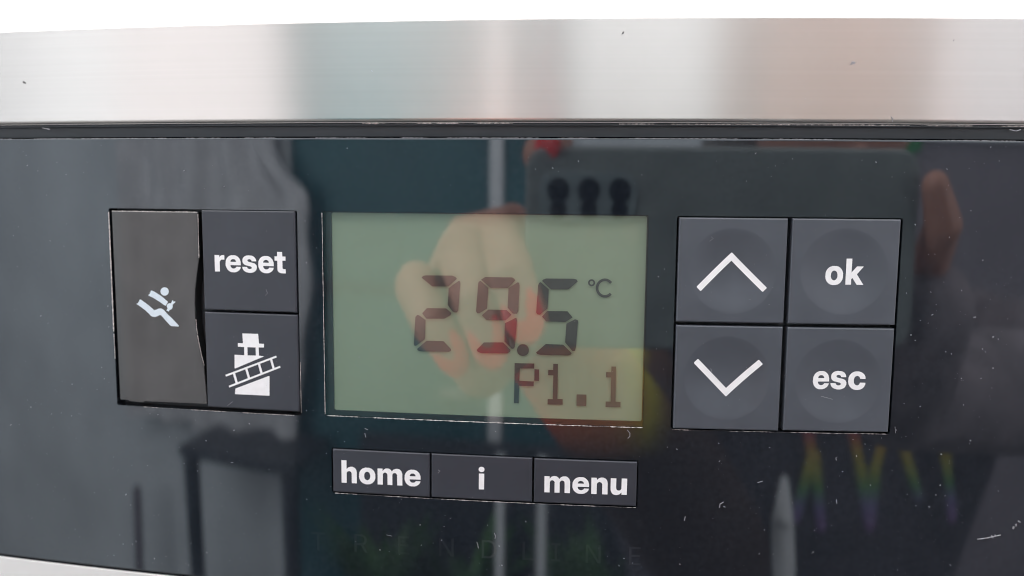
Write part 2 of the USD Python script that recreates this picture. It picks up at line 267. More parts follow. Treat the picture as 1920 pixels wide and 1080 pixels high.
SHAPES = {
 'reset': [[[(-69.16,24.47),(-69.16,25.27),(-68.63,25.29),(-68.63,26.13),(-67.63,26.13),(-67.6,25.28),(-66.97,25.27),(-66.97,24.47),(-67.58,24.47),(-67.61,24.44),(-67.61,23.07),(-67.54,22.94),(-67.43,22.89),(-66.97,22.88),(-66.97,22.08),(-67.77,22.09),(-68.03,22.13),(-68.29,22.23),(-68.49,22.42),(-68.57,22.56),(-68.63,22.81),(-68.63,24.45)]],[[(-72.47,23.48),(-72.43,24.13),(-72.36,24.38),(-72.18,24.71),(-71.96,24.95),(-71.74,25.12),(-71.24,25.3),(-70.58,25.3),(-70.34,25.24),(-70.04,25.09),(-69.66,24.74),(-69.54,24.56),(-69.36,24.04),(-69.34,23.4),(-71.49,23.4),(-71.46,23.16),(-71.35,22.97),(-71.2,22.84),(-70.96,22.75),(-70.74,22.75),(-70.49,22.84),(-70.33,22.99),(-70.28,23.1),(-69.36,23.08),(-69.48,22.73),(-69.7,22.44),(-70.18,22.13),(-70.54,22.03),(-71.24,22.03),(-71.52,22.12),(-71.8,22.26),(-72.12,22.55),(-72.26,22.76),(-72.43,23.21)],[(-71.48,24.06),(-71.45,24.03),(-70.33,24.02),(-70.3,24.1),(-70.34,24.24),(-70.49,24.43),(-70.7,24.54),(-70.97,24.56),(-71.14,24.52),(-71.33,24.39),(-71.44,24.24)]],[[(-75.73,23.14),(-74.77,23.13),(-74.68,22.94),(-74.6,22.85),(-74.34,22.74),(-73.97,22.78),(-73.86,22.85),(-73.79,22.97),(-73.84,23.14),(-73.99,23.23),(-75.11,23.48),(-75.33,23.61),(-75.55,23.83),(-75.67,24.18),(-75.65,24.57),(-75.51,24.88),(-75.21,25.15),(-74.87,25.29),(-74.51,25.35),(-73.79,25.31),(-73.49,25.2),(-73.25,25.06),(-72.95,24.69),(-72.87,24.4),(-72.87,24.24),(-73.79,24.24),(-73.88,24.48),(-74.16,24.63),(-74.45,24.61),(-74.6,24.52),(-74.67,24.4),(-74.62,24.23),(-74.49,24.14),(-73.29,23.87),(-72.99,23.68),(-72.87,23.54),(-72.77,23.25),(-72.79,22.86),(-72.99,22.47),(-73.23,22.27),(-73.65,22.08),(-73.99,22.02),(-74.45,22.02),(-74.99,22.15),(-75.35,22.35),(-75.53,22.54),(-75.67,22.79)]],[[(-79.14,23.49),(-79.1,24.15),(-79.02,24.4),(-78.84,24.73),(-78.62,24.97),(-78.4,25.14),(-77.9,25.32),(-77.24,25.32),(-77.0,25.25),(-76.7,25.11),(-76.32,24.76),(-76.2,24.57),(-76.03,24.06),(-76.01,23.42),(-78.15,23.42),(-78.12,23.18),(-78.01,22.99),(-77.87,22.86),(-77.62,22.77),(-77.4,22.77),(-77.16,22.86),(-76.99,23.01),(-76.94,23.12),(-76.03,23.1),(-76.14,22.75),(-76.36,22.46),(-76.84,22.15),(-77.2,22.05),(-77.9,22.05),(-78.18,22.14),(-78.46,22.28),(-78.78,22.57),(-78.92,22.78),(-79.1,23.23)],[(-78.14,24.08),(-78.11,24.05),(-76.99,24.04),(-76.96,24.12),(-77.01,24.26),(-77.15,24.45),(-77.36,24.56),(-77.63,24.58),(-77.81,24.53),(-77.99,24.41),(-78.1,24.26)]],[[(-81.37,25.29),(-80.39,25.29),(-80.39,24.87),(-80.36,24.84),(-80.25,25.04),(-80.01,25.24),(-79.79,25.3),(-79.36,25.3),(-79.36,24.44),(-79.94,24.42),(-80.1,24.33),(-80.23,24.21),(-80.33,23.97),(-80.35,22.12),(-81.37,22.13)]]],
 'ok': [[[(35.89,26.48),(36.89,26.49),(36.91,24.01),(37.81,25.12),(38.95,25.13),(37.85,23.7),(39.01,21.83),(37.87,21.82),(37.1,23.04),(36.89,22.8),(36.89,21.82),(35.89,21.82)]],[[(32.26,23.21),(32.3,23.92),(32.39,24.24),(32.53,24.5),(32.77,24.78),(32.96,24.93),(33.49,25.15),(34.22,25.15),(34.51,25.07),(34.79,24.92),(35.08,24.64),(35.22,24.45),(35.36,24.15),(35.44,23.83),(35.44,23.08),(35.36,22.76),(35.22,22.46),(34.97,22.13),(34.79,21.98),(34.55,21.85),(34.22,21.75),(33.65,21.72),(33.41,21.76),(33.16,21.85),(32.85,22.04),(32.59,22.3),(32.43,22.55),(32.32,22.87)],[(33.26,23.29),(33.36,22.91),(33.56,22.67),(33.78,22.58),(33.94,22.58),(34.15,22.67),(34.31,22.85),(34.44,23.16),(34.46,23.6),(34.35,23.98),(34.23,24.16),(34.02,24.29),(33.77,24.31),(33.57,24.22),(33.44,24.11),(33.3,23.82)]]],
 'esc': [[[(37.35,4.19),(37.39,4.89),(37.56,5.35),(37.85,5.73),(38.13,5.94),(38.38,6.05),(38.69,6.11),(39.07,6.11),(39.55,5.99),(39.88,5.77),(40.11,5.52),(40.28,5.16),(40.32,4.76),(39.4,4.76),(39.3,5.07),(39.16,5.2),(38.97,5.27),(38.83,5.27),(38.64,5.2),(38.47,5.02),(38.39,4.85),(38.33,4.56),(38.37,4.02),(38.47,3.78),(38.69,3.58),(38.97,3.53),(39.16,3.6),(39.32,3.78),(39.4,4.06),(40.32,4.06),(40.3,3.72),(40.11,3.28),(39.8,2.96),(39.38,2.75),(39.07,2.69),(38.69,2.69),(38.38,2.75),(38.0,2.94),(37.71,3.22),(37.58,3.41),(37.42,3.77)]],[[(34.22,3.83),(35.14,3.83),(35.22,3.63),(35.3,3.54),(35.55,3.43),(35.91,3.47),(36.02,3.54),(36.08,3.66),(36.04,3.84),(35.89,3.93),(34.82,4.19),(34.6,4.32),(34.39,4.55),(34.28,4.91),(34.3,5.31),(34.43,5.63),(34.72,5.9),(35.05,6.05),(35.39,6.11),(36.08,6.07),(36.37,5.96),(36.6,5.82),(36.89,5.44),(36.96,5.14),(36.96,4.97),(36.08,4.97),(36.0,5.22),(35.73,5.37),(35.45,5.35),(35.3,5.26),(35.24,5.13),(35.28,4.96),(35.4,4.87),(36.56,4.59),(36.85,4.4),(36.96,4.25),(37.06,3.96),(37.04,3.56),(36.85,3.15),(36.62,2.94),(36.22,2.75),(35.89,2.69),(35.45,2.69),(34.93,2.82),(34.59,3.03),(34.41,3.22),(34.28,3.47)]],[[(30.94,4.19),(30.98,4.87),(31.06,5.12),(31.23,5.46),(31.44,5.71),(31.65,5.88),(32.13,6.07),(32.76,6.07),(32.99,6.01),(33.28,5.86),(33.65,5.5),(33.76,5.31),(33.93,4.78),(33.95,4.13),(31.89,4.11),(31.92,3.87),(32.02,3.67),(32.16,3.54),(32.4,3.45),(32.61,3.45),(32.85,3.54),(33.01,3.69),(33.05,3.81),(33.93,3.79),(33.82,3.43),(33.61,3.13),(33.15,2.82),(32.8,2.71),(32.13,2.71),(31.86,2.79),(31.59,2.94),(31.29,3.24),(31.15,3.45),(30.98,3.91)],[(31.9,4.79),(31.93,4.76),(33.0,4.76),(33.03,4.84),(32.99,4.98),(32.85,5.18),(32.65,5.29),(32.39,5.31),(32.22,5.27),(32.04,5.13),(31.94,4.98)]]],
 'home': [[[(-44.11,-16.76),(-44.07,-16.1),(-43.99,-15.85),(-43.81,-15.52),(-43.6,-15.28),(-43.38,-15.11),(-42.88,-14.92),(-42.22,-14.92),(-41.98,-14.98),(-41.68,-15.12),(-41.3,-15.46),(-41.18,-15.65),(-41.0,-16.16),(-40.98,-16.8),(-43.13,-16.83),(-43.1,-17.06),(-42.99,-17.25),(-42.84,-17.38),(-42.6,-17.47),(-42.38,-17.46),(-42.13,-17.38),(-41.97,-17.23),(-41.92,-17.11),(-41.0,-17.12),(-41.12,-17.47),(-41.34,-17.76),(-41.82,-18.08),(-42.18,-18.18),(-42.88,-18.19),(-43.16,-18.11),(-43.44,-17.97),(-43.75,-17.68),(-43.89,-17.48),(-44.07,-17.03)],[(-43.12,-16.17),(-43.09,-16.2),(-41.97,-16.19),(-41.94,-16.11),(-41.98,-15.98),(-42.13,-15.78),(-42.34,-15.68),(-42.61,-15.66),(-42.78,-15.7),(-42.97,-15.83),(-43.07,-15.99)]],[[(-49.4,-15.02),(-48.42,-15.01),(-48.42,-15.44),(-48.39,-15.47),(-48.08,-15.11),(-47.86,-14.98),(-47.62,-14.92),(-47.23,-14.94),(-46.95,-15.06),(-46.75,-15.24),(-46.6,-15.48),(-46.29,-15.11),(-45.87,-14.93),(-45.45,-14.9),(-45.19,-14.96),(-44.99,-15.06),(-44.69,-15.39),(-44.55,-15.84),(-44.55,-18.14),(-45.57,-18.15),(-45.57,-16.16),(-45.68,-15.92),(-45.78,-15.81),(-45.96,-15.75),(-46.11,-15.75),(-46.32,-15.84),(-46.44,-15.99),(-46.51,-16.19),(-46.51,-18.15),(-47.46,-18.16),(-47.46,-16.17),(-47.59,-15.89),(-47.83,-15.76),(-47.98,-15.76),(-48.15,-15.83),(-48.26,-15.92),(-48.36,-16.12),(-48.38,-18.17),(-49.4,-18.18)]],[[(-53.09,-16.85),(-53.05,-16.17),(-52.95,-15.87),(-52.81,-15.62),(-52.57,-15.35),(-52.37,-15.2),(-51.83,-14.99),(-51.09,-14.99),(-50.8,-15.07),(-50.52,-15.21),(-50.22,-15.47),(-50.08,-15.66),(-49.94,-15.94),(-49.86,-16.25),(-49.86,-16.97),(-49.94,-17.28),(-50.08,-17.57),(-50.34,-17.88),(-50.52,-18.02),(-50.76,-18.15),(-51.09,-18.25),(-51.67,-18.28),(-51.91,-18.24),(-52.17,-18.16),(-52.49,-17.98),(-52.75,-17.73),(-52.91,-17.49),(-53.03,-17.18)],[(-52.07,-16.77),(-51.97,-17.14),(-51.76,-17.37),(-51.54,-17.46),(-51.38,-17.45),(-51.17,-17.37),(-51.0,-17.19),(-50.88,-16.89),(-50.86,-16.47),(-50.96,-16.11),(-51.08,-15.94),(-51.29,-15.81),(-51.55,-15.79),(-51.76,-15.88),(-51.89,-15.99),(-52.03,-16.27)]],[[(-56.58,-13.76),(-55.56,-13.75),(-55.55,-15.46),(-55.18,-15.12),(-54.76,-14.98),(-54.42,-14.97),(-54.17,-15.03),(-53.95,-15.16),(-53.75,-15.36),(-53.63,-15.58),(-53.53,-16.01),(-53.53,-18.21),(-54.54,-18.22),(-54.55,-16.31),(-54.67,-16.01),(-54.95,-15.86),(-55.12,-15.86),(-55.31,-15.93),(-55.44,-16.04),(-55.54,-16.26),(-55.56,-18.23),(-56.58,-18.24)]]],
 'i': [[[(-29.81,-14.33),(-29.81,-14.11),(-29.75,-13.95),(-29.6,-13.79),(-29.38,-13.71),(-29.15,-13.71),(-28.93,-13.79),(-28.77,-13.95),(-28.72,-14.11),(-28.72,-14.33),(-28.79,-14.51),(-28.93,-14.65),(-29.15,-14.73),(-29.38,-14.73),(-29.6,-14.65),(-29.75,-14.49)]],[[(-29.77,-15.03),(-28.77,-15.03),(-28.77,-18.1),(-29.77,-18.11)]]],
 'menu': [[[(-5.06,-14.9),(-4.05,-14.9),(-4.05,-16.78),(-3.97,-17.01),(-3.88,-17.12),(-3.74,-17.2),(-3.49,-17.23),(-3.23,-17.11),(-3.07,-16.84),(-3.04,-14.89),(-2.04,-14.89),(-2.04,-18.01),(-3.03,-18.01),(-3.03,-17.61),(-3.05,-17.59),(-3.42,-17.96),(-3.84,-18.1),(-4.17,-18.1),(-4.43,-18.04),(-4.65,-17.92),(-4.84,-17.72),(-5.0,-17.39),(-5.06,-17.07)]],[[(-8.64,-14.94),(-7.65,-14.93),(-7.62,-15.36),(-7.25,-14.99),(-6.84,-14.85),(-6.5,-14.85),(-6.25,-14.91),(-6.03,-15.03),(-5.83,-15.23),(-5.71,-15.45),(-5.61,-15.88),(-5.61,-18.05),(-6.62,-18.05),(-6.62,-16.17),(-6.75,-15.87),(-7.03,-15.72),(-7.19,-15.72),(-7.38,-15.79),(-7.51,-15.89),(-7.61,-16.11),(-7.63,-18.06),(-8.64,-18.06)]],[[(-12.16,-16.72),(-12.12,-16.07),(-12.04,-15.82),(-11.86,-15.5),(-11.64,-15.25),(-11.42,-15.09),(-10.93,-14.91),(-10.28,-14.9),(-10.04,-14.96),(-9.74,-15.1),(-9.37,-15.45),(-9.25,-15.63),(-9.07,-16.14),(-9.05,-16.76),(-11.18,-16.79),(-11.15,-17.02),(-11.04,-17.21),(-10.9,-17.34),(-10.65,-17.42),(-10.44,-17.42),(-10.19,-17.33),(-10.03,-17.18),(-9.98,-17.07),(-9.07,-17.09),(-9.19,-17.43),(-9.41,-17.72),(-9.88,-18.03),(-10.24,-18.13),(-10.93,-18.13),(-11.21,-18.05),(-11.48,-17.91),(-11.8,-17.63),(-11.94,-17.43),(-12.12,-16.98)],[(-11.17,-16.13),(-11.14,-16.16),(-10.03,-16.16),(-10.0,-16.09),(-10.05,-15.95),(-10.19,-15.76),(-10.4,-15.66),(-10.67,-15.64),(-10.84,-15.68),(-11.02,-15.81),(-11.12,-15.96)]],[[(-17.39,-14.98),(-16.42,-14.97),(-16.42,-15.4),(-16.39,-15.43),(-16.09,-15.07),(-15.87,-14.95),(-15.63,-14.89),(-15.24,-14.91),(-14.96,-15.03),(-14.76,-15.21),(-14.62,-15.44),(-14.31,-15.08),(-13.89,-14.9),(-13.48,-14.88),(-13.22,-14.94),(-13.03,-15.04),(-12.73,-15.36),(-12.59,-15.81),(-12.59,-18.08),(-13.6,-18.08),(-13.6,-16.12),(-13.7,-15.88),(-13.81,-15.78),(-13.98,-15.71),(-14.13,-15.71),(-14.34,-15.8),(-14.46,-15.95),(-14.53,-16.14),(-14.53,-18.09),(-15.48,-18.09),(-15.48,-16.13),(-15.6,-15.85),(-15.84,-15.72),(-15.99,-15.72),(-16.16,-15.79),(-16.26,-15.87),(-16.36,-16.07),(-16.39,-18.1),(-17.39,-18.1)]]],
 'up': [[[(15.58,25.86),(21.1,20.43),(21.18,20.4),(21.26,20.43),(21.83,21.03),(21.86,21.13),(21.82,21.21),(15.65,27.29),(15.55,27.33),(15.46,27.29),(9.51,21.21),(9.48,21.13),(9.51,21.03),(10.11,20.42),(10.19,20.39),(10.28,20.42)]]],
 'down': [[[(15.4,1.09),(15.5,1.05),(15.59,1.09),(21.69,7.16),(21.72,7.25),(21.69,7.34),(21.1,7.97),(21.0,8.0),(20.92,7.96),(15.49,2.57),(10.24,7.92),(10.16,7.95),(10.07,7.92),(9.48,7.3),(9.45,7.22),(9.49,7.12)]]],
 'chimney': [[[(-76.1,10.26),(-72.86,10.29),(-72.71,8.4),(-71.7,8.39),(-71.74,7.68),(-72.81,7.66),(-72.78,6.04),(-71.69,5.97),(-77.65,3.37),(-77.89,3.36),(-77.81,6.02),(-75.8,6.01),(-75.8,7.61),(-77.08,7.63),(-77.06,8.35),(-76.0,8.34)],[(-75.12,7.61),(-73.44,7.63),(-73.41,6.04),(-75.12,6.01)]],[[(-77.84,-0.65),(-70.89,2.15),(-70.72,2.09),(-70.84,-1.74),(-77.97,-1.76)]],[[(-70.1,5.47),(-69.16,5.85),(-69.29,6.19),(-79.86,1.97),(-79.73,1.62),(-78.27,2.21),(-77.78,0.44),(-79.23,-0.16),(-79.1,-0.51),(-68.43,3.89),(-68.56,4.23),(-69.65,3.78)],[(-75.68,3.24),(-75.18,1.51),(-77.33,0.62),(-77.82,2.39)],[(-73.04,4.3),(-72.57,2.58),(-74.74,1.69),(-75.24,3.42)],[(-72.6,4.46),(-72.77,4.41),(-70.53,5.3),(-70.08,3.61),(-72.13,2.76)]]],
 'hand': [[[(-91.37,17.93),(-91.43,17.67),(-91.56,17.44),(-91.77,17.25),(-92.02,17.13),(-92.3,17.08),(-92.58,17.11),(-92.83,17.22),(-93.02,17.39),(-93.14,17.62),(-93.17,17.87),(-93.12,18.13),(-92.98,18.36),(-92.77,18.55),(-92.52,18.67),(-92.24,18.72),(-91.96,18.69),(-91.71,18.58),(-91.52,18.4),(-91.41,18.18)]],[[(-95.84,17.06),(-95.47,17.4),(-95.49,17.61),(-95.28,17.64),(-95.33,17.88),(-95.09,18.0),(-94.57,17.83),(-93.76,17.4),(-92.96,16.94),(-92.17,16.32),(-91.66,15.91),(-91.71,15.72),(-91.91,15.48),(-92.1,15.1),(-92.45,15.19),(-93.13,15.65),(-93.94,16.11),(-94.85,16.61),(-95.61,16.91)]],[[(-91.93,15.16),(-91.76,15.43),(-91.38,15.62),(-90.98,15.62),(-90.72,16.16),(-90.54,16.27),(-90.46,15.95),(-90.09,16.07),(-90.07,15.84),(-90.4,15.58),(-90.64,15.36),(-90.66,14.88),(-90.91,14.46),(-91.26,14.32),(-91.38,14.27),(-91.54,13.97),(-92.03,14.17),(-91.87,14.46),(-91.72,14.58),(-91.9,14.84)]],[[(-98.52,15.26),(-98.1,15.43),(-98.11,15.65),(-97.85,15.76),(-97.86,16.03),(-97.53,16.17),(-97.13,15.9),(-95.86,15.08),(-94.95,14.36),(-94.67,14.15),(-94.25,14.24),(-93.83,14.45),(-93.3,14.55),(-92.89,14.46),(-92.49,14.17),(-91.82,13.45),(-90.92,12.68),(-89.46,11.25),(-89.53,11.09),(-91.1,11.11),(-91.33,11.23),(-92.11,11.99),(-92.79,12.72),(-93.24,13.16),(-93.53,13.19),(-93.95,13.0),(-94.55,12.79),(-95.02,12.82),(-95.37,12.94),(-96.05,13.57),(-96.73,14.13),(-97.66,14.75),(-98.35,15.16)]]],
 'seg20': [[[(-40.95,21.76),(-40.66,22.05),(-40.16,22.2),(-35.1,22.25),(-34.51,22.01),(-34.23,21.69),(-35.85,20.21),(-38.89,20.14)]]],
 'seg21': [[[(-33.72,21.31),(-33.59,20.87),(-33.95,15.78),(-34.25,15.4),(-34.59,15.36),(-35.01,15.5),(-35.97,16.73),(-35.77,19.91),(-33.93,21.28)]]],
 'seg22': [[[(-39.92,16.05),(-36.24,16.09),(-35.26,15.24),(-35.43,14.82),(-36.61,14.12),(-40.0,14.03),(-40.85,15.02)]]],
 'seg23': [[[(-41.79,14.7),(-41.45,14.66),(-40.18,13.77),(-40.32,10.14),(-42.04,8.81),(-42.33,8.83),(-42.45,9.17),(-42.14,14.31)]]],
 'seg24': [[[(-40.01,9.86),(-36.78,9.89),(-35.34,8.43),(-35.34,8.09),(-35.76,7.87),(-41.05,7.82),(-41.56,7.89),(-41.87,8.22)]]],
 'seg90': [[[(-28.92,22.12),(-23.96,22.14),(-23.53,21.9),(-23.33,21.62),(-24.68,20.14),(-27.92,20.13),(-29.72,21.61)]]],
 'seg91': [[[(-29.78,21.4),(-28.33,20.07),(-28.56,16.24),(-29.97,15.34),(-30.39,15.33),(-30.61,15.7),(-30.22,21.02),(-30.05,21.27)]]],
 'seg92': [[[(-22.63,21.17),(-22.51,20.68),(-22.74,15.88),(-22.99,15.41),(-23.4,15.37),(-23.73,15.44),(-24.7,16.5),(-24.57,20.15),(-22.88,21.25)]]],
 'seg93': [[[(-28.31,16.05),(-24.9,16.06),(-23.98,15.19),(-25.05,14.11),(-28.63,14.11),(-29.52,14.97)]]],
 'seg94': [[[(-23.06,14.63),(-22.93,14.22),(-23.31,9.2),(-23.54,8.82),(-23.84,8.81),(-25.26,10.15),(-25.18,13.58),(-23.23,14.62)]]],
 'seg95': [[[(-29.11,9.87),(-25.51,9.97),(-24.08,8.59),(-24.16,8.25),(-24.66,7.92),(-29.68,7.84),(-30.27,8.07),(-30.48,8.4)]]],
 'seg50': [[[(-17.64,22.06),(-12.67,22.1),(-12.1,22.0),(-11.85,21.62),(-13.45,20.2),(-13.77,20.1),(-16.71,20.07),(-18.4,21.59),(-18.21,21.83)]]],
 'seg51': [[[(-18.66,21.38),(-17.12,20.05),(-17.32,16.5),(-18.7,15.35),(-19.19,15.38),(-19.41,15.71),(-19.1,20.83),(-18.89,21.25)]]],
 'seg52': [[[(-17.39,16.04),(-13.63,16.09),(-12.68,14.95),(-14.0,14.06),(-17.53,14.1),(-18.31,14.99)]]],
 'seg53': [[[(-12.21,14.63),(-11.72,14.48),(-11.67,14.15),(-11.96,9.5),(-12.11,8.74),(-12.6,8.68),(-13.97,10.28),(-13.8,13.77)]]],
 'seg54': [[[(-17.55,9.89),(-14.34,9.84),(-12.73,8.31),(-12.88,8.01),(-13.41,7.84),(-18.52,7.82),(-19.1,7.97),(-19.35,8.22)]]],
 'point': [[[(-20.66,8.65),(-20.71,8.3),(-20.87,7.98),(-21.11,7.73),(-21.42,7.56),(-21.76,7.5),(-22.11,7.54),(-22.42,7.69),(-22.67,7.93),(-22.83,8.24),(-22.89,8.59),(-22.84,8.94),(-22.68,9.25),(-22.44,9.51),(-22.13,9.68),(-21.79,9.74),(-21.44,9.69),(-21.13,9.54),(-20.88,9.3),(-20.72,8.99)]]],
 'degree': [[[(-8.68,21.44),(-8.71,21.23),(-8.8,21.05),(-8.94,20.9),(-9.12,20.81),(-9.32,20.77),(-9.52,20.8),(-9.7,20.89),(-9.85,21.03),(-9.94,21.21),(-9.98,21.41),(-9.95,21.62),(-9.86,21.8),(-9.72,21.95),(-9.54,22.04),(-9.34,22.08),(-9.14,22.05),(-8.96,21.96),(-8.82,21.82),(-8.72,21.64)],[(-8.99,21.43),(-9.02,21.28),(-9.11,21.16),(-9.25,21.09),(-9.4,21.09),(-9.54,21.15),(-9.63,21.27),(-9.67,21.42),(-9.64,21.57),(-9.55,21.69),(-9.41,21.76),(-9.26,21.76),(-9.12,21.7),(-9.03,21.58)]]],
 'letterC': [[[(-6.14,19.5),(-6.3,19.38),(-6.48,19.29),(-6.67,19.24),(-6.86,19.22),(-7.06,19.23),(-7.25,19.28),(-7.43,19.36),(-7.6,19.48),(-7.75,19.62),(-7.87,19.79),(-7.97,19.98),(-8.03,20.19),(-8.06,20.4),(-8.06,20.62),(-8.02,20.83),(-7.95,21.04),(-7.85,21.22),(-7.73,21.39),(-7.58,21.52),(-7.41,21.63),(-7.22,21.71),(-7.03,21.75),(-6.84,21.76),(-6.64,21.73),(-6.45,21.67),(-6.28,21.57),(-6.12,21.45),(-5.96,21.28),(-5.61,21.61),(-5.79,21.81),(-6.0,21.97),(-6.25,22.11),(-6.53,22.21),(-6.79,22.25),(-7.1,22.24),(-7.37,22.18),(-7.63,22.07),(-7.87,21.91),(-8.08,21.72),(-8.27,21.47),(-8.41,21.22),(-8.49,20.96),(-8.54,20.69),(-8.55,20.37),(-8.5,20.08),(-8.42,19.8),(-8.27,19.52),(-8.11,19.3),(-7.92,19.11),(-7.67,18.94),(-7.41,18.82),(-7.16,18.75),(-6.86,18.72),(-6.57,18.75),(-6.28,18.84),(-6.03,18.97),(-5.82,19.13),(-5.63,19.32),(-5.98,19.66)]]],
 'charP': [[[(-19.6,2.91),(-18.73,2.88),(-18.71,5.06),(-19.58,5.09)]],[[(-23.35,-1.51),(-22.47,-1.51),(-22.41,1.84),(-19.7,1.84),(-19.68,2.76),(-22.39,2.79),(-22.3,5.13),(-19.66,5.18),(-19.64,6.15),(-23.3,6.13)]]],
 'char1a': [[[(-16.11,6.19),(-15.24,6.19),(-15.23,-0.41),(-14.24,-0.44),(-14.25,-1.51),(-17.07,-1.54),(-17.04,-0.5),(-16.1,-0.5),(-16.07,4.02),(-17.03,4.02),(-17.02,5.02),(-16.12,5.02)]]],
 'chardot': [[[(-11.66,0.56),(-9.87,0.55),(-9.89,-1.6),(-11.68,-1.6)]]],
 'char1b': [[[(-5.37,5.98),(-4.54,5.98),(-4.47,-0.62),(-3.55,-0.65),(-3.56,-1.65),(-6.29,-1.67),(-6.28,-0.64),(-5.36,-0.64),(-5.38,3.91),(-6.35,3.91),(-6.34,4.91),(-5.4,4.9)]]],
 'faint0': [[[(-62.98,-29.04),(-62.98,-28.62),(-60.19,-28.62),(-60.19,-29.04),(-61.34,-29.06),(-61.34,-32.32),(-61.81,-32.32),(-61.82,-29.05)]]],
 'faint1': [[[(-54.23,-28.44),(-52.66,-28.46),(-52.44,-28.51),(-52.22,-28.61),(-51.93,-28.86),(-51.8,-29.11),(-51.73,-29.41),(-51.73,-29.71),(-51.78,-29.97),(-51.95,-30.29),(-52.15,-30.47),(-52.39,-30.61),(-51.6,-32.1),(-52.15,-32.08),(-52.91,-30.67),(-53.76,-30.68),(-53.76,-32.1),(-54.23,-32.1)],[(-53.76,-30.23),(-53.74,-30.25),(-52.86,-30.25),(-52.57,-30.18),(-52.45,-30.11),(-52.29,-29.94),(-52.2,-29.66),(-52.22,-29.35),(-52.34,-29.08),(-52.48,-28.96),(-52.76,-28.86),(-53.75,-28.85)]]],
 'faint2': [[[(-45.53,-28.27),(-43.31,-28.27),(-43.31,-28.69),(-45.06,-28.7),(-45.05,-29.86),(-43.43,-29.87),(-43.43,-30.29),(-45.05,-30.29),(-45.06,-31.48),(-45.03,-31.5),(-43.28,-31.5),(-43.28,-31.92),(-45.53,-31.92)]]],
 'faint3': [[[(-37.46,-28.16),(-36.9,-28.17),(-35.39,-30.54),(-35.05,-31.13),(-35.03,-31.1),(-35.05,-28.16),(-34.58,-28.16),(-34.58,-31.78),(-35.16,-31.77),(-36.47,-29.71),(-37.01,-28.8),(-37.03,-28.82),(-37.03,-28.96),(-37.0,-29.38),(-37.0,-31.78),(-37.46,-31.78)]]],
 'faint4': [[[(-29.18,-28.08),(-27.83,-28.08),(-27.45,-28.15),(-27.3,-28.19),(-26.95,-28.39),(-26.76,-28.57),(-26.59,-28.8),(-26.44,-29.13),(-26.36,-29.51),(-26.35,-30.09),(-26.38,-30.35),(-26.46,-30.66),(-26.61,-30.98),(-26.9,-31.32),(-27.09,-31.45),(-27.41,-31.6),(-27.86,-31.68),(-29.18,-31.68)],[(-28.72,-31.25),(-28.69,-31.27),(-27.93,-31.27),(-27.53,-31.19),(-27.19,-30.99),(-27.04,-30.82),(-26.91,-30.58),(-26.79,-30.12),(-26.79,-29.65),(-26.84,-29.36),(-26.92,-29.13),(-27.06,-28.91),(-27.24,-28.73),(-27.51,-28.58),(-27.9,-28.49),(-28.71,-28.51)]]],
 'faint5': [[[(-21.37,-28.04),(-20.91,-28.04),(-20.91,-31.21),(-19.25,-31.22),(-19.25,-31.63),(-21.37,-31.63)]]],
 'faint6': [[[(-15.9,-31.2),(-15.29,-31.2),(-15.27,-31.17),(-15.27,-28.46),(-15.9,-28.44),(-15.9,-28.03),(-14.19,-28.03),(-14.19,-28.44),(-14.79,-28.44),(-14.81,-28.46),(-14.81,-31.18),(-14.19,-31.2),(-14.19,-31.61),(-15.9,-31.61)]]],
 'faint7': [[[(-9.43,-28.04),(-8.88,-28.06),(-7.4,-30.38),(-7.06,-30.96),(-7.04,-30.93),(-7.06,-28.04),(-6.6,-28.04),(-6.6,-31.6),(-7.17,-31.58),(-8.45,-29.57),(-8.98,-28.67),(-9.01,-28.69),(-9.01,-28.83),(-8.97,-29.24),(-8.97,-31.6),(-9.43,-31.6)]]],
 'faint8': [[[(-1.33,-28.08),(0.82,-28.08),(0.82,-28.48),(-0.87,-28.5),(-0.87,-29.63),(0.71,-29.63),(0.71,-30.04),(-0.87,-30.04),(-0.88,-31.2),(-0.85,-31.22),(0.86,-31.22),(0.86,-31.63),(-1.33,-31.63)]]],
}
# ------------------------------------------------------------------ the boiler front
U0, U1 = -235.0, 185.0
boiler = thing("wall_boiler", "white wall boiler with steel trim band and glossy black control panel with display and keys", "boiler")
# white casing: upper part leans back from the steel band and rounds over
prof = [(-.6, 68.55)] ; prof = []
for t in np.linspace(78, 0, 14):
    prof.append((-.9 - 46 * (1 - math.cos(math.radians(t))), 68.5 + 46 * math.sin(math.radians(t)) ))
prof = [(-160, 68.5 + 46 * math.sin(math.radians(78)) + 16)] + [(o - (v - 68.5) * .55, v) for o, v in prof] + [(-1.2, 68.335), (-3, 68.325)]
profile(boiler, "upper_casing", prof, U0, U1, "casing_white")
# steel band with rolled edges
band = [(-3.0, 68.30), (-.28, 68.30), (-.08, 68.24), (0, 68.10), (0, 67.95), (0, 51.0), (0, 50.85), (-.12, 50.55), (-.40, 50.36), (-.75, 50.30), (-3.2, 50.30)]
profile(boiler, "steel_trim_band", band, U0, U1, "brushed_steel")
profile(boiler, "seal_strip", [(-1.2, 50.22), (-.95, 49.95), (-1.0, 49.70), (-1.7, 49.62), (-1.9, 47.2), (-3.4, 47.15)], U0, U1, "groove_black")
low = [(-4, -40.32), (-.3, -40.34), (0, -40.55), (-.1, -41.0), (-3.2, -60), (-9, -90), (-18, -120), (-38, -150)]
profile(boiler, "lower_casing", low, U0, U1, "casing_white")
# side cheeks and back so that the body is closed
for u, s in ((U0, -1), (U1, 1)):
    b = Build()
    q = np.array([at(u, 66, -.4), at(u, -150, -38), at(u, -150, -38) + [0, 180, 0], at(u, 66, -.4) + [0, 182, 0]])
    t = np.array([[q[0], q[1], q[2]], [q[0], q[2], q[3]]]); b.flat(t if s < 0 else t[:, ::-1])
    b.mesh(boiler, "side_casing", "casing_white")

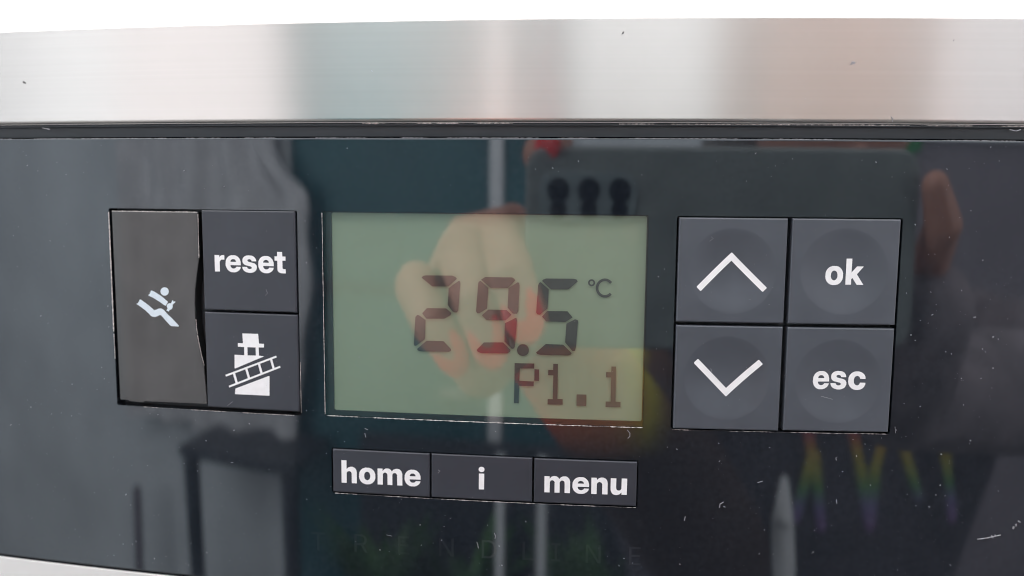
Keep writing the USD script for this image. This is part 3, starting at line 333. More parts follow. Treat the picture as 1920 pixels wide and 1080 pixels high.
# the glossy panel with its openings
openL = R4(-103.87, -5.42, -64.62, 33.95, .35)
openK = R4(5.62, -5.30, 45.25, 33.78, .45)
openM = R4(-58.62, -20.42, -.02, -11.38, .3)
openD = R4(-59.68, -5.12, .62, 33.86, .3)
panel = R4(U0, -40.18, U1, 47.62)
for o_ in (openL, openK, openM, openD): panel = panel.difference(o_)
b = Build(); outer = R4(U0, -40.18, U1, 47.62)
EB = .55
# rounded upper and lower rims of the panel, plain sharp rims at the openings
b.face(panel.intersection(R4(U0, -40.18 + EB, U1, 47.62 - EB)), 0.0)
b.side(panel, 0.0, -3.2)
fascia = b
prims = fascia.mesh(boiler, "control_panel", "black_gloss")
rim = [(-EB, 47.60)] + [(-EB + EB * math.sin(math.radians(t)), 47.62 - EB + EB * math.cos(math.radians(t))) for t in (15, 30, 45, 60, 75, 90)]
profile(boiler, "panel_rim", [(-2.6, 47.61)] + rim, U0, U1, "black_gloss")
rim = [(-EB + EB * math.cos(math.radians(t)), -40.18 + EB - EB * math.sin(math.radians(t))) for t in (0, 15, 30, 45, 60, 75)]
profile(boiler, "panel_rim", rim + [(-EB, -40.17), (-2.6, -40.17)], U0, U1, "black_gloss")
# floors of the wells behind the keys
for nm, pz in (("key_well", openL), ("key_well", openK), ("key_well", openM)):
    plate(boiler, nm, pz.buffer(.5), -2.6, -3.1, "groove_black")
# pale strips along the openings: plastic burr with the bevel highlight in its colour
def burr_glint(parent, pts, w, o=.03, jag=.3, name="edge_highlight", step=.35, material="burr_glint", gap=.0):
    """a thin pale strip of uneven width along the line pts, an edge highlight drawn as colour"""
    ln = shapely.geometry.LineString(pts); n = max(2, int(ln.length / step)); ts = np.linspace(0, ln.length, n)
    c = np.array([ln.interpolate(t).coords[0] for t in ts]); d = np.gradient(c, axis=0); d /= np.linalg.norm(d, axis=1, keepdims=True)
    nn = np.stack([-d[:, 1], d[:, 0]], 1); ww = w * (1 - jag + jag * 2 * rng.random(n)) / 2
    if gap: ww = np.where(meshkit.noise(np.stack([ts * .25, ts * 0, ts * 0], 1), 5) < gap, ww * .12, ww)
    a_, b_ = c + nn * ww[:, None], c - nn * ww[:, None]
    oo = np.full(n, o)
    V = np.vstack([at(a_[:, 0], a_[:, 1], oo), at(b_[:, 0], b_[:, 1], oo), at(c[:, 0], c[:, 1], oo + w * .35)])
    k = np.arange(n - 1)
    f = np.concatenate([np.stack([k, n * 2 + k, n * 2 + k + 1], 1), np.stack([k, n * 2 + k + 1, k + 1], 1), np.stack([n * 2 + k, n + k, n + k + 1], 1), np.stack([n * 2 + k, n + k + 1, n * 2 + k + 1], 1)])
    return solid3(parent, name, trimesh.Trimesh(V, np.vstack([f]), process=False), material, False)
burr_glint(boiler, [(-103.86, 33.2), (-103.88, 20), (-103.90, 9.5)], .24)
burr_glint(boiler, [(-103.88, 9), (-103.86, 4)], .12)
burr_glint(boiler, [(-59.74, 33.6), (-59.74, -4.9)], .09, jag=.4)
burr_glint(boiler, [(-59.4, -5.16), (-30, -5.15), (.55, -5.16)], .12, jag=.8, gap=.3)
burr_glint(boiler, [(-98, -5.46), (-66, -5.46)], .06, jag=.9, gap=.5)
burr_glint(boiler, [(5.9, -5.36), (45, -5.36)], .06, jag=.9, gap=.5)
burr_glint(boiler, [(-58, -20.46), (-.3, -20.46)], .08, jag=.8, gap=.45)
burr_glint(boiler, [(-64.55, 5), (-64.55, -4.9)], .08, jag=.6)
burr_glint(boiler, [(-5, 49.98), (25, 49.98), (120, 49.98)], .13, o=-.95, jag=.7, gap=.3)  # bright line under the steel lip, a highlight put in as a pale strip
burr_glint(boiler, [(-52, 50.08), (-24, 50.08)], .16, o=-.92, jag=.9, gap=.45)
burr_glint(boiler, [(-130, 47.40), (120, 47.40)], .10, o=-.10, jag=.9, gap=.42, material="dust")  # highlight line of the upper rim, drawn in the dust colour

# ---- keys
def key(rect, material, label, legend=None, legend_material="white_print", dish=None, o=.3, bevel=.28, r=.25):
    u0, v0, u1, v1 = rect
    b = Build()
    def prof1(a0, a1):
        e = np.array([0, .06, .14, .28]); m = np.linspace(a0 + .28, a1 - .28, 90 if dish else 8)
        return np.unique(np.round(np.concatenate([a0 + e, m, a1 - e]), 5))
    us, vs = prof1(u0, u1), prof1(v0, v1)
    gu, gv = np.meshgrid(us, vs)
    def height(u, v):
        d = np.minimum.reduce([u - u0, u1 - u, v - v0, v1 - v]); d = np.clip(d, 0, bevel)
        h = o - bevel + np.sqrt(np.maximum(bevel ** 2 - (bevel - d) ** 2, 0))
        if dish:
            cu, cv, rr, dep = dish; t = np.hypot(u - cu, v - cv) / rr
            h = h - dep * np.clip(1 - t ** 2, 0, None) ** 1.35
        return h
    P = at(gu, gv, height(gu, gv)); e = 1e-3
    du = at(gu + e, gv, height(gu + e, gv)) - at(gu - e, gv, height(gu - e, gv)); dv = at(gu, gv + e, height(gu, gv + e)) - at(gu, gv - e, height(gu, gv - e))
    n = np.cross(du, dv); n /= np.maximum(np.linalg.norm(n, axis=-1, keepdims=True), 1e-12)
    rows, cols = gu.shape; i = np.arange(rows * cols).reshape(rows, cols)
    q = [i[:-1, :-1].ravel(), i[:-1, 1:].ravel(), i[1:, 1:].ravel(), i[1:, :-1].ravel()]
    b.add(P.reshape(-1, 3), np.concatenate([np.stack([q[0], q[1], q[2]], 1), np.stack([q[0], q[2], q[3]], 1)]), n.reshape(-1, 3))
    b.side(box(u0, v0, u1, v1), o - bevel, -2.4)
    k = b.mesh(boiler, "push_button", material, label)
    if legend:
        g = shape(legend); lb = Build()
        lb.face(g, lambda u, v: height(u, v) + .03, .6 if dish else 4.0)
        lb.mesh(k, "lettering" if legend not in ("up", "down", "chimney", "hand") else "symbol", legend_material)
    return k
key((-83.87, 14.62, -64.98, 33.80), "key_dark", "square key reading reset", "reset")
key((-83.87, -4.62, -64.85, 14.20), "key_dark", "square key with chimney sweep symbol", "chimney")
DZ = .80
key((6.00, 14.72, 25.10, 33.52), "key_hazed", "dished key with upward chevron", "up", dish=(15.75, 24.05, 7.75, DZ))
key((25.88, 14.70, 44.82, 33.54), "key_hazed", "dished key reading ok", "ok", dish=(35.35, 24.2, 7.75, DZ))
key((6.05, -5.06, 25.05, 14.10), "key_hazed", "dished key with downward chevron", "down", dish=(15.4, 4.5, 7.75, DZ))
key((25.88, -4.96, 44.82, 14.08), "key_hazed", "dished key reading esc", "esc", dish=(35.35, 4.3, 7.75, DZ))
key((-58.36, -20.18, -39.22, -11.62), "key_dark", "low key reading home", "home", o=.15)
key((-38.92, -20.16, -19.70, -11.60), "key_dark", "low key reading i", "i", o=.15)
key((-19.36, -20.18, -.26, -11.66), "key_dark", "low key reading menu", "menu", o=.15)

# ---- the flap at the left, its right edge hollowed for a finger
edge = [(-84.70, 33.40), (-84.76, 24.6), (-85.25, 21.8), (-85.72, 18.8), (-85.92, 15.5), (-85.88, 12.0), (-85.55, 8.8), (-84.95, 5.6), (-84.42, 3.5), (-83.98, -4.15)]
flap_poly = Polygon([(-103.18, 33.38)] + edge + [(-97.6, -4.35), (-98.1, -4.62), (-100.9, -4.50), (-101.3, -4.30), (-103.1, -4.28)])
b = Build(); top = b.chamfer(flap_poly, .12, .10)
b.face(top, .12); b.side(flap_poly, .02, -2.2)
flap = b.mesh(boiler, "flap", "flap_gloss", "tall glossy flap with hand symbol")
lb = Build(); lb.face(shape("hand"), .15); lb.mesh(flap, "symbol", "blue_print")
burr_glint(flap, [(-84.72, 33.0), (-84.80, 24.6)], .11, o=.06, jag=.4)
burr_glint(flap, [(-85.86, 12.6), (-85.80, 11.0), (-85.50, 8.6), (-84.92, 5.5), (-84.42, 3.6)], .11, o=.05, jag=.4)
burr_glint(flap, [(-103.1, 33.42), (-90, 33.44), (-84.9, 33.42)], .07, o=.03, jag=.5)

# ---- the display: glass plate in the panel, LCD behind it, dark segments on the LCD
disp = raw(boiler, "display", *(lambda B_: (B_.face(R4(-58.25, -4.22, .40, 33.66, .4), -1.05), np.vstack(B_.v), np.vstack(B_.f), np.vstack(B_.n))[1:])(Build()), "lcd_green", "green-grey liquid crystal display")
plate(disp, "display_frame", openD.buffer(.6).difference(R4(-58.25, -4.22, .40, 33.66, .4)), -.85, -1.2, "edge_black")
for d in "295":
    for i in range(6):
        if f"seg{d}{i}" in SHAPES:
            plate(disp, "digit_segment", shape(f"seg{d}{i}").buffer(-.04).buffer(.04), -.86, -.88, "lcd_dark")
plate(disp, "decimal_point", shape("point"), -.86, -.88, "lcd_dark")
plate(disp, "degree_sign", shape("degree"), -.86, -.88, "lcd_dark")
plate(disp, "unit_letter", shape("letterC"), -.86, -.88, "lcd_dark")
for nm in ("charP", "char1a", "chardot", "char1b"):
    plate(disp, "text_character", shape(nm), -.86, -.88, "lcd_dark" if nm in ("charP", "char1a") else "lcd_pale")
plate(disp, "cover_glass", openD.buffer(-.07), -.04, -.06, "window_pane")

# ---- faint tone-on-tone lettering low on the panel
lb = Build()
for i in range(9): lb.face(shape(f"faint{i}"), .012)
lb.mesh(boiler, "faint_lettering", "faint_print")

# ------------------------------------------------------------------ dust, lint and scratches on the front
def px(x, y, o=.05):
    """a point of the front as (u, v) from the direction it is seen in; used only to place the larger specks"""
    d = fwd + r_ * (x - 960) / 1552.28 - u_ * (y - 540) / 1552.28
    q = np.array([CAM[0], CAM[1] - RAD]); A, B, C = d[:2] @ d[:2], q @ d[:2], q @ q - RAD ** 2
    t = (-B - math.sqrt(B * B - A * C)) / A; P = np.array(CAM) + t * d
    return RAD * math.atan2(P[0], RAD - P[1]), P[2]
def flake(u, v, r, o=.0, n=6):
    t = np.linspace(0, 2 * np.pi, n, endpoint=False) + rng.random() * 6; rr = r * (.5 + .8 * rng.random(n)); st = .5 + rng.random()
    a_ = rng.random() * 6; x, y = rr * np.cos(t) * st, rr * np.sin(t) / st
    x, y = x * math.cos(a_) - y * math.sin(a_), x * math.sin(a_) + y * math.cos(a_)
    V = np.vstack([at(u + x, v + y, o + .004), at([u], [v], [o + .035])]); k = np.arange(n)
    return trimesh.Trimesh(V, np.stack([k, (k + 1) % n, np.full(n, n)], 1), process=False)
def fibre(pts, r, o=.03):
    P = np.array([at(u, v, o) for u, v in pts]); n = len(P); V = []
    for i in range(n):
        t = P[min(i + 1, n - 1)] - P[max(i - 1, 0)]; t /= np.linalg.norm(t); s = np.cross(t, [0, -1.0, 0]); s /= np.linalg.norm(s)
        V += [P[i] + s * r, P[i] - s * r, P[i] + [0, -r * 1.2, 0]]
    f = []
    for i in range(n - 1):
        a_, c_ = 3 * i, 3 * i + 3
        f += [[a_, c_, a_ + 2], [c_, c_ + 2, a_ + 2], [a_ + 2, c_ + 2, a_ + 1], [c_ + 2, c_ + 1, a_ + 1]]
    return trimesh.Trimesh(np.array(V), np.array(f), process=False)
D = []
solid_zone = panel.intersection(R4(-128, -40, 66, 47)).buffer(-.3)
keys_zone = unary_union([R4(-83.5, -4.3, -65.3, 33.5), R4(6.3, -4.7, 44.5, 33.2), R4(-58, -19.8, -.6, -12)])
glass_zone = R4(-58.5, -4.5, 0, 33.3)
def scatter(zone, n, r0, r1, o, dens=None):
    u0, v0, u1, v1 = zone.bounds; c = 0
    while c < n:
        u, v = u0 + (u1 - u0) * rng.random(), v0 + (v1 - v0) * rng.random()
        if zone.contains(Point(u, v)) and (dens is None or rng.random() < dens(u, v)):
            D.append(flake(u, v, r0 + (r1 - r0) * rng.random() ** 3, o)); c += 1
dn = lambda u, v: .25 + .75 * min(1, max(0, (u + 10) / 60)) * (1 if v < 30 else .5)
scatter(solid_zone, 330, .045, .14, 0, dn)
scatter(solid_zone, 300, .03, .06, 0)
scatter(keys_zone, 60, .04, .09, .32)
scatter(glass_zone, 55, .04, .12, -.04)
for x, y, r in [(1708, 628, .16), (1716, 638, .12), (1748, 590, .14), (1803, 545, .13), (1826, 595, .13), (1862, 632, .2), (1780, 445, .12), (1843, 488, .12), (1700, 550, .12), (1842, 655, .14), (1848, 660, .1), (1862, 690, .16), (1872, 636, .12),
                (1765, 852, .17), (1763, 910, .16), (1755, 928, .12), (1742, 950, .16), (1820, 826, .14), (1818, 832, .1), (1606, 855, .12), (1580, 884, .14), (1569, 858, .1), (1443, 839, .12), (1269, 842, .14), (1349, 865, .13), (1527, 995, .1), (1782, 1060, .14), (1570, 808, .16), (1393, 806, .16), (1605, 812, .12),
                (345, 320, .14), (134, 780, .12), (20, 797, .14), (236, 927, .18), (1010, 925, .05), (697, 133, .14), (1345, 190, .05), (1510, 185, .08), (986, 978, .13), (612, 850, .12), (575, 936, .12), (620, 912, .1), (1048, 855, .05), (932, 877, .08)]:
    u, v = px(x, y); D.append(flake(u, v, r, .0 if v < 47 else 0.0))
u, v = px(1600, 118); D.append(flake(u, v, .42, 0, 12))
for x, y, r in [(1852, 1008, .24), (1860, 1006, .26), (1866, 1004, .2)]:
    u, v = px(x, y); D.append(flake(u, v, r, 0))
D.append(fibre([px(1832, 1011), px(1848, 1009), px(1862, 1006), px(1876, 1003)], .11, .03))
for x, y in [(1905, 985), (1910, 978), (1900, 990)]:
    u, v = px(x, y); D.append(flake(u, v, .3, 0))
for pts, r in [([(894, 1016), (896, 1022), (897, 1028)], .09), ([(927, 999), (929, 1005), (928, 1010)], .08), ([(1648, 782), (1652, 790), (1648, 797), (1642, 801)], .05), ([(1349, 952), (1350, 945), (1357, 941)], .13), ([(1283, 976), (1285, 968)], .12), ([(1356, 949), (1360, 951)], .1),
               ([(1176, 806), (1181, 812), (1181, 818), (1177, 822)], .10), ([(684, 812), (686, 820)], .09), ([(684, 803), (690, 806)], .08), ([(1678, 800), (1679, 812)], .07), ([(1568, 936), (1569, 944)], .1), ([(1567, 858), (1568, 863)], .1), ([(1420, 905), (1430, 902)], .1), ([(1330, 452), (1337, 447), (1333, 444)], .05),
               ([(1671, 218), (1674, 224), (1673, 229)], .11), ([(822, 880), (826, 882), (822, 886)], .07), ([(268, 467), (276, 472)], .06), ([(348, 532), (355, 528)], .07), ([(428, 760), (438, 752)], .05), ([(1538, 742), (1560, 748)], .05), ([(500, 542), (503, 549), (499, 554)], .06), ([(1332, 690), (1334, 697)], .06), ([(725, 1003), (735, 1005)], .05), ([(80, 240), (94, 243)], .16), ([(1892, 243), (1905, 246), (1914, 243)], .14)]:
    D.append(fibre([px(*q) for q in pts], r * .62, .34 if pts[0][0] in (1330, 822, 428, 1538, 500, 1332) else .03))
dust = solid3(None, "dust", trimesh.util.concatenate(D), "dust", False)
tag(dust, label="pale specks of dust, lint and fine scratches scattered over the boiler's front panel", category="dust", kind="stuff")
D = [flake(*px(46, 155), .34, 0, 9), flake(*px(1168, 62), .22, 0, 8), flake(*px(1788, 76), .14, 0, 7), flake(*px(690, 232), .1, 0)]
tag(solid3(None, "grime", trimesh.util.concatenate(D), "dust_dark", False), label="small dark spots of grime on the brushed steel trim band", category="grime", kind="stuff")

# ------------------------------------------------------------------ what the panel mirrors: the phone and the person holding it
phone = thing("phone", "dark grey phone held sideways before the panel, camera lenses towards it", "phone")
def slab(u0, z0, u1, z1, r, y0, y1, bev=1.2):
    g = R4(u0, z0, u1, z1, r); c = np.array(g.exterior.coords)[:-1]; gi = np.array(g.buffer(-bev).exterior.coords)[:-1]
    pts = [(x, y, z) for x, z in c for y in (y0 - bev, y1 + bev)] + [(x, y, z) for x, z in gi for y in (y0, y1)]
    return trimesh.convex.convex_hull(np.array(pts))
solid3(phone, "body", slab(-38, -18.5, 131, 55, 9, -152.2, -160.5), "phone_grey")
solid3(phone, "frame", slab(-38.4, -18.9, 131.4, 55.4, 9.3, -154, -158.8, .8), "phone_edge")
solid3(phone, "screen", slab(-35, -15.5, 128, 52, 7, -160.55, -160.9, .1), "screen_glass")
isl = solid3(phone, "camera_island", slab(-32, 27, 9, 46, 6, -151.0, -152.4, .5), "phone_island")
for cx in (-24, -11, 2):
    for cz, rr in ((39.2, 4.6), (32.4, 3.4)):
        c = trimesh.creation.cylinder(rr, .7, sections=32); c.apply_transform(trimesh.transformations.rotation_matrix(math.pi / 2, [1, 0, 0])); c.apply_translation([cx, -150.75, cz])
        solid3(isl, "lens", c, "lens_glass")
for cx in (-8, 7):
    c = trimesh.creation.cylinder(3.8, .4, sections=28); c.apply_transform(trimesh.transformations.rotation_matrix(math.pi / 2, [1, 0, 0])); c.apply_translation([cx, -152.1, 24])
    solid3(phone, "sensor_window", c, "phone_edge")

person = thing("person", "person in a dark rainbow printed top holding the phone in both hands", "person")
PX, PY = 205, -500
sk = []
# left hand (on the left of the picture), its fingers over the phone's left end
lw = (-41, -232, -20)
mcp = [(-50, -200, 24), (-74, -198, 17), (-83, -198, 3), (-90, -200, -11)]
sk.append(hull((lw, 21), *((m, 10) for m in mcp)))
fing = [[(-26, -202, 20), (-31, -182, 45), (-34, -168, 53), (-25, -158, 57)],
        [mcp[1], (-50, -168, 22), (-44, -149, 8), (-36, -143.5, -7)],
        [mcp[2], (-69, -163, 15), (-59, -148, -1), (-51, -145, -16)],
        [mcp[3], (-91, -166, 1), (-79, -153, -12), (-68, -150, -22)]]
for fg, r0 in zip(fing, (8.0, 11.2, 11.2, 10.4)):
    sk += chain(*[(p, r0 * s) for p, s in zip(fg, (1.05, 1.0, .92, .82))])
sk.append(hull(((-60, -182, 6), 14), ((-80, -180, -8), 14), ((-62, -180, -30), 16), ((-48, -182, -20), 14)))
sk += chain(((-60, -215, -25), 13), ((-44, -192, -12), 10.5), ((-24, -174, 4), 9))
le, re_ = (88, -347, -182), (480, -350, -92)
ls, rs = (8, PY, -86), (392, PY, -90)
sk += chain((lw, 21), (le, 36), (ls, 48))
# right hand at the other end
rw = (165, -225, -50)
mcp2 = [(141, -188, 4), (142, -196, -10), (142, -200, -24), (142, -205, -38)]
sk.append(hull((rw, 21), *((m, 10) for m in mcp2)))
for q, fg in enumerate(([mcp2[0], (147, -168, 14), (143, -153, 28), (136, -149, 42)], [mcp2[1], (130, -178, -6), (112, -170, -8), (96, -168, -9)], [mcp2[2], (130, -182, -24), (112, -172, -25), (96, -168, -24)], [mcp2[3], (130, -188, -38), (114, -178, -38), (100, -172, -34)])):
    sk += chain(*[(p, (9.4 if q else 8.6) * s) for p, s in zip(fg, (1.05, 1.0, .92, .66))])
sk += chain(((150, -210, -20), 12), ((130, -195, 0), 10), ((104, -176, 12), 9))
# torso, neck, head, legs
sk += [hull((ls, 46), (rs, 46), ((PX - 70, PY - 15, -250), 90), ((PX + 70, PY - 15, -250), 90)), hull(((PX - 70, PY - 15, -250), 90), ((PX + 70, PY - 15, -250), 90), ((PX - 80, PY - 10, -560), 95), ((PX + 80, PY - 10, -560), 95))]
sk += [bone((PX, PY - 5, -70), 56, (PX, PY + 10, 30), 50)]
HC = np.array([PX, PY + 40, 118.0])
def tilt(m):
    """the head bent forward over the phone"""
    return m.translate([-float(x) for x in HC]).rotate([-42.0, 0.0, 0.0]).translate([float(x) for x in HC])
sk += [tilt(m_) for m_ in [hull((HC + [0, -10, 30], 84), (HC + [0, 8, 10], 78), (HC + [0, 30, -55], 48), (HC + [0, 42, -85], 28), n=40), hull((HC + [0, 82, 8], 9), (HC + [0, 104, -20], 11), (HC + [10, 88, -26], 9), (HC + [-10, 88, -26], 9))]]
for s in (-1, 1):
    sk += [tilt(hull((HC + [s * 84, -4, 15], 11), (HC + [s * 84, -2, -20], 9), (HC + [s * 90, -14, 8], 8)))]
    sk += chain(((PX + s * 88, PY - 10, -600), 92), ((PX + s * 95, PY + 5, -990), 60), ((PX + s * 98, PY - 20, -1380), 44)) + chain(((PX + s * 98, PY - 25, -1410), 38), ((PX + s * 104, PY + 120, -1425), 26))
solid3(person, "body", join(sk), "skin", 45)
# nails
def nail(a, b, r, o):
    a, b = np.array(a, float), np.array(b, float); d = (b - a) / np.linalg.norm(b - a); s = m3.Manifold.sphere(1, 24)
    y = np.array([0, 1.0, 0]); y -= d * (y @ d); y /= np.linalg.norm(y); x = np.cross(d, y)
    M = np.column_stack([x * r * .82, d * r * 1.15, y * 2.2, b + y * o - d * 1.0])
    return s.transform(M)
for fg, r0 in zip(fing[1:], (9.6, 9.4, 8.6)):
    solid3(person, "fingernail", nail(fg[2], fg[3], r0 * 1.08, r0 * .70), "nail_red")
solid3(person, "fingernail", nail(fing[0][2], fing[0][3], 7.2, 5.8), "nail_red")
# clothes
solid3(person, "top", join([hull((np.array(ls) + [0, 0, -2], 53), (np.array(rs) + [0, 0, -2], 53), ((PX - 70, PY - 15, -250), 99), ((PX + 70, PY - 15, -250), 99)), hull(((PX - 70, PY - 15, -250), 99), ((PX + 70, PY - 15, -250), 99), ((PX - 80, PY - 10, -600), 105), ((PX + 80, PY - 10, -600), 105)), hull(((PX, PY - 5, -70), 66), ((PX - 60, PY, -85), 52), ((PX + 60, PY, -85), 52))]), "shirt_navy", 50)
lsw = np.array(lw) + (np.array(le) - lw) * .02
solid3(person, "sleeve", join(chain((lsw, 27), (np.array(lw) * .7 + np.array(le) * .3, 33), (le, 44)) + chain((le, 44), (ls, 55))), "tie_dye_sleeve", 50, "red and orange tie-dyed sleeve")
rsw = np.array([163, -180, -10])
solid3(person, "sleeve", join([hull(((151, -176, -8), 22), ((148, -196, -30), 26), (rw, 29)), bone(rw, 29, re_, 44), bone(re_, 44, rs, 55)]), "sleeve_brown", 50, "dark sleeve")
solid3(person, "trousers", join([hull(((PX - 82, PY - 10, -560), 100), ((PX + 82, PY - 10, -560), 100), ((PX - 88, PY - 10, -640), 98), ((PX + 88, PY - 10, -640), 98))] + [q for s in (-1, 1) for q in chain(((PX + s * 88, PY - 10, -600), 98), ((PX + s * 95, PY + 5, -990), 68), ((PX + s * 98, PY - 20, -1370), 56))]), "jeans", 50)
hair = join([hull((HC + [0, -20, 42], 90), (HC + [0, -40, 0], 84), n=40), hull((HC + [-62, -30, 20], 36), (HC + [-70, -35, -130], 34)), hull((HC + [62, -30, 20], 36), (HC + [70, -35, -130], 34)), hull((HC + [0, -60, 0], 60), (HC + [0, -55, -150], 50))])
solid3(person, "hair", tilt(hair), "hair_brown", 50)
for s in (-1, 1):
    solid3(person, "eye", tilt(m3.Manifold.sphere(12, 24).translate([float(HC[0] + s * 32), float(HC[1] + 62), float(HC[2] + 14)])), "eye_white")
    solid3(person, "iris", tilt(m3.Manifold.sphere(6, 20).translate([float(HC[0] + s * 32), float(HC[1] + 69.5), float(HC[2] + 13)])), "iris_brown")
    solid3(person, "eyebrow", tilt(hull((HC + [s * 18, 71, 36], 4), (HC + [s * 48, 60, 36], 3))), "hair_brown")
solid3(person, "mouth", tilt(hull((HC + [-22, 69, -60], 5), (HC + [0, 76, -60], 7), (HC + [22, 69, -60], 5))), "lip")
# rainbow chevrons and the pale placket printed on the top's front
def front_print(pts, w0, w1, material, name):
    P = np.array(pts, float); n = len(P)
    ms = []
    for i in range(n - 1):
        a_, b_ = P[i], P[i + 1]
        ms.append(hull((( a_[0], yfront(a_[0], a_[1]), a_[1]), w0), ((b_[0], yfront(b_[0], b_[1]), b_[1]), w1), n=10))
    return solid3(person, name, join(ms), material)
def yfront(x, z):
    """the depth of the top's chest at (x, z)"""
    t = np.clip((-97 - z) / 153, 0, 1); half = 170 * (1 - t) + 70 * t; r = 53 * (1 - t) + 99 * t
    c = PY * (1 - t) + (PY - 15) * t; d = np.clip(abs(x - PX) - half, 0, r * .95)
    return c + math.sqrt(r * r - d * d) - 2
for pts in ([(190, -118), (196, -150)], [(196, -150), (180, -192)], [(198, -150), (204, -198)], [(232, -120), (242, -160), (250, -200)], [(272, -120), (256, -160), (250, -200)], [(274, -120), (298, -180)], [(316, -122), (326, -150)], [(326, -150), (334, -198)], [(360, -122), (374, -190)]):
    front_print(pts, 7, 6, "rainbow_print", "rainbow_chevron")
front_print([(170, -166), (168, -196)], 5.5, 12, "white_paint", "pale_placket")
front_print([(168, -196), (174, -330)], 12, 15, "white_paint", "pale_placket")

# ------------------------------------------------------------------ the side of the room that the panel mirrors
def wallbox(name, c, s, material, label, category=None, kind="structure"):
    o = solid3(None, name, trimesh.creation.box(s, trimesh.transformations.translation_matrix(c)), material, False)
    return tag(o, label=label, category=category or name.split("_")[0], kind=kind)
wallbox("rear_wall", (-450, -1800, -175), (4400, 60, 2600), "cool_wall_paint", "off white wall across the room, mirrored in the panel", "wall")
wallbox("side_wall", (-2680, -700, -175), (60, 2260, 2600), "cool_wall_paint", "off white side wall mirrored at the panel's left end", "wall")
wallbox("right_wall", (1780, -700, -175), (60, 2260, 2600), "wall_paint", "off white wall mirrored faintly at the panel's right end", "wall")
wallbox("boiler_wall", (-450, 460, -175), (4400, 60, 2600), "wall_paint", "off white wall behind the boiler", "wall")
wallbox("ceiling", (-450, -700, 1155), (4520, 2380, 60), "white_paint", "white ceiling over the boiler", "ceiling")
wallbox("floor", (-450, -700, -1480), (4520, 2380, 60), "floor_tiles", "grey floor below the boiler", "floor")
door = thing("teal_door", "teal door mirrored in the middle of the panel, left of the phone", "door")
solid3(door, "leaf", rbox((-650, -1745, -440), (660, 40, 2000), 6), "teal_paint")
solid3(door, "leaf", rbox((-180, -1745, -440), (190, 40, 2000), 6), "teal_paint")
solid3(door, "rail", rbox((-650, -1722, -186), (600, 12, 30), 4), "teal_groove")
for x in (-297, -1003):
    solid3(door, "frame_post", rbox((x, -1735, -430), (42, 60, 2040), 4), "white_paint")
solid3(door, "handle", join([bone((-370, -1715, -420), 9, (-370, -1690, -420), 9), bone((-370, -1690, -420), 9, (-460, -1690, -420), 9)]), "phone_edge")
cur = thing("curtain", "pale grey folded curtain mirrored to the left of the teal door", "curtain")
xs = np.linspace(-1650, -985, 90); zs = np.concatenate([np.linspace(-560, -60, 14), np.linspace(-40, 200, 25), np.linspace(240, 1080, 8)])
gx, gz = np.meshgrid(xs, zs)
gy = -1640 + 28 * np.sin((gx + 1650) / 665 * 2 * np.pi * 4.5) + 12 * np.sin((gx) / 55.0 + gz / 900)
gx = gx + np.clip((gx + 1250) / 265, 0, 1) * (110 / (1 + np.exp((gz - 70) / 16.0)) - 60 / (1 + np.exp((gz + 330) / 60.0)) + 8 * np.sin(gz / 37.0))
i = np.arange(gx.size).reshape(gx.shape); q = [i[:-1, :-1].ravel(), i[:-1, 1:].ravel(), i[1:, 1:].ravel(), i[1:, :-1].ravel()]
F = np.concatenate([np.stack([q[0], q[2], q[1]], 1), np.stack([q[0], q[3], q[2]], 1)])
V1 = np.stack([gx, gy, gz], -1).reshape(-1, 3); V = np.vstack([V1, V1 - [0, 4, 0]])
solid3(cur, "cloth", trimesh.Trimesh(V, np.vstack([F, F[:, ::-1] + len(V1)]), process=False), "curtain_cloth", True)
solid3(cur, "rod", bone((-1720, -1640, 1088), 10, (-820, -1640, 1088), 10), "phone_edge")
tb = thing("side_table", "dark slim table with splayed legs mirrored at the panel's lower left", "table")
solid3(tb, "tabletop", rbox((-1050, -1560, -562), (420, 240, 26), 6), "dark_wood")
solid3(tb, "leg", join(chain(((-1240, -1480, -590), 26), ((-1215, -1470, -1000), 22), ((-1190, -1470, -1445), 20))), "dark_wood")
solid3(tb, "leg", join(chain(((-880, -1480, -590), 26), ((-860, -1470, -1445), 20))), "dark_wood")
st = thing("floor_stand", "thin grey upright stand mirrored left of the side table", "stand")
solid3(st, "pole", bone((-1590, -1600, -760), 16, (-1600, -1600, -1440), 16), "dark_cupboard")
solid3(st, "foot", rbox((-1600, -1600, -1442), (240, 240, 16), 6), "dark_cupboard")
cb = thing("dark_cupboard", "dark cupboard mirrored at the panel's right end behind the person", "cupboard")
solid3(cb, "carcass", rbox((1120, -1640, -640), (1150, 240, 1600), 8), "dark_cupboard")
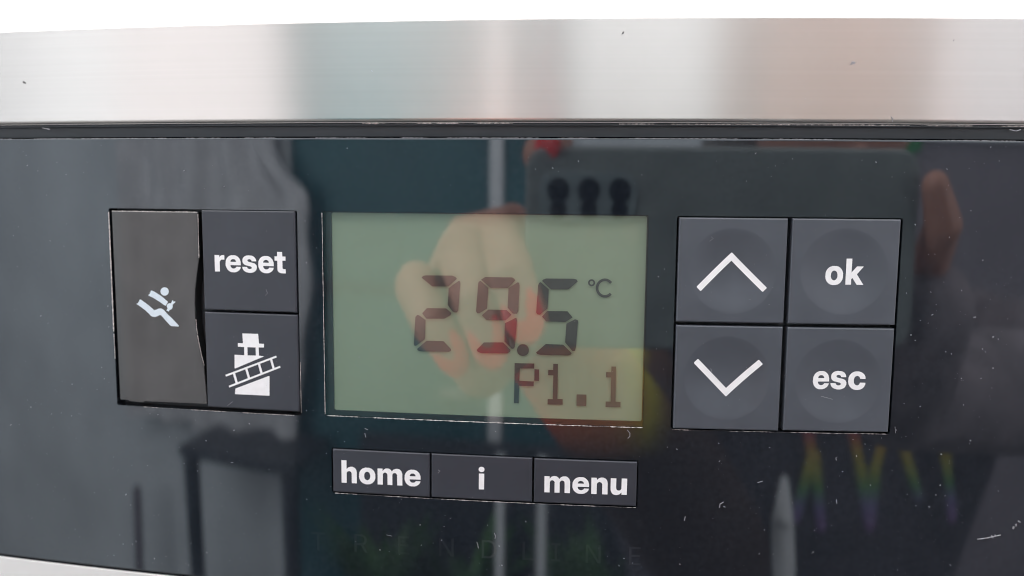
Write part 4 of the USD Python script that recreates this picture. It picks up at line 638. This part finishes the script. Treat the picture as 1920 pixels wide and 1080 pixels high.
solid3(cb, "top_edge", rbox((1120, -1630, 168), (1180, 270, 20), 4), "white_paint")
gc = join([bone((738, -1450, 104), 12, (812, -1452, 143), 17), bone((812, -1452, 143), 17, (850, -1500, 172), 10)])
tag(solid3(None, "green_cloth", gc, "green_cloth"), label="green cloth hanging over the dark cupboard edge, mirrored at the panel's upper right", category="cloth")
rack = thing("shelf_rack", "dark rack with two pale posts mirrored below the keys", "rack")
for x in (-225, -120):
    solid3(rack, "post", rbox((x, -1356, -930), (22, 22, 960), 4), "white_paint")
solid3(rack, "back", rbox((-100, -1560, -960), (1160, 20, 940), 4), "dark_wood")
for z in (-1000, -1400):
    solid3(rack, "shelf", rbox((-100, -1462, z), (1160, 185, 18), 4), "dark_wood")
for k, (cx, lab) in enumerate(((-560, "bushy potted plant mirrored below the display's left half"), (-330, "small potted plant mirrored between the other two plants"), (0, "tall potted plant mirrored below the right end of the low keys"))):
    pl = thing("potted_plant", lab, "plant", None)
    c = trimesh.creation.revolve([(0, 0), (60, 0), (80, 120), (74, 120), (70, 105), (0, 105)], sections=24); c.apply_translation([cx, -1455, -990]); solid3(pl, "pot", c, "pot_clay")
    L_ = []
    for j in range(70):
        a_ = rng.random() * 6.28; ln = 100 + 230 * rng.random(); w = 12 + 16 * rng.random(); sp_ = .15 + .45 * rng.random()
        base = np.array([cx, -1455, -885.0]); di = np.array([math.cos(a_) * sp_, math.sin(a_) * sp_ * .5, 1.0]); sd = np.array([-math.sin(a_), math.cos(a_), 0])
        pts = [base + di * ln * t + np.array([math.cos(a_), .3 * math.sin(a_), -.6]) * 90 * t * t for t in (0.05, .35, .7, 1.0)]
        ws = (w * .4, w, w * .8, 1.0); V = np.array([p + s * w_ * sd for p, w_ in zip(pts, ws) for s in (-1, 1)])
        L_.append(trimesh.Trimesh(V, [[2 * i, 2 * i + 1, 2 * i + 3] for i in range(3)] + [[2 * i, 2 * i + 3, 2 * i + 2] for i in range(3)], process=False))
    solid3(pl, "foliage", trimesh.util.concatenate(L_), "leaf_green", False)
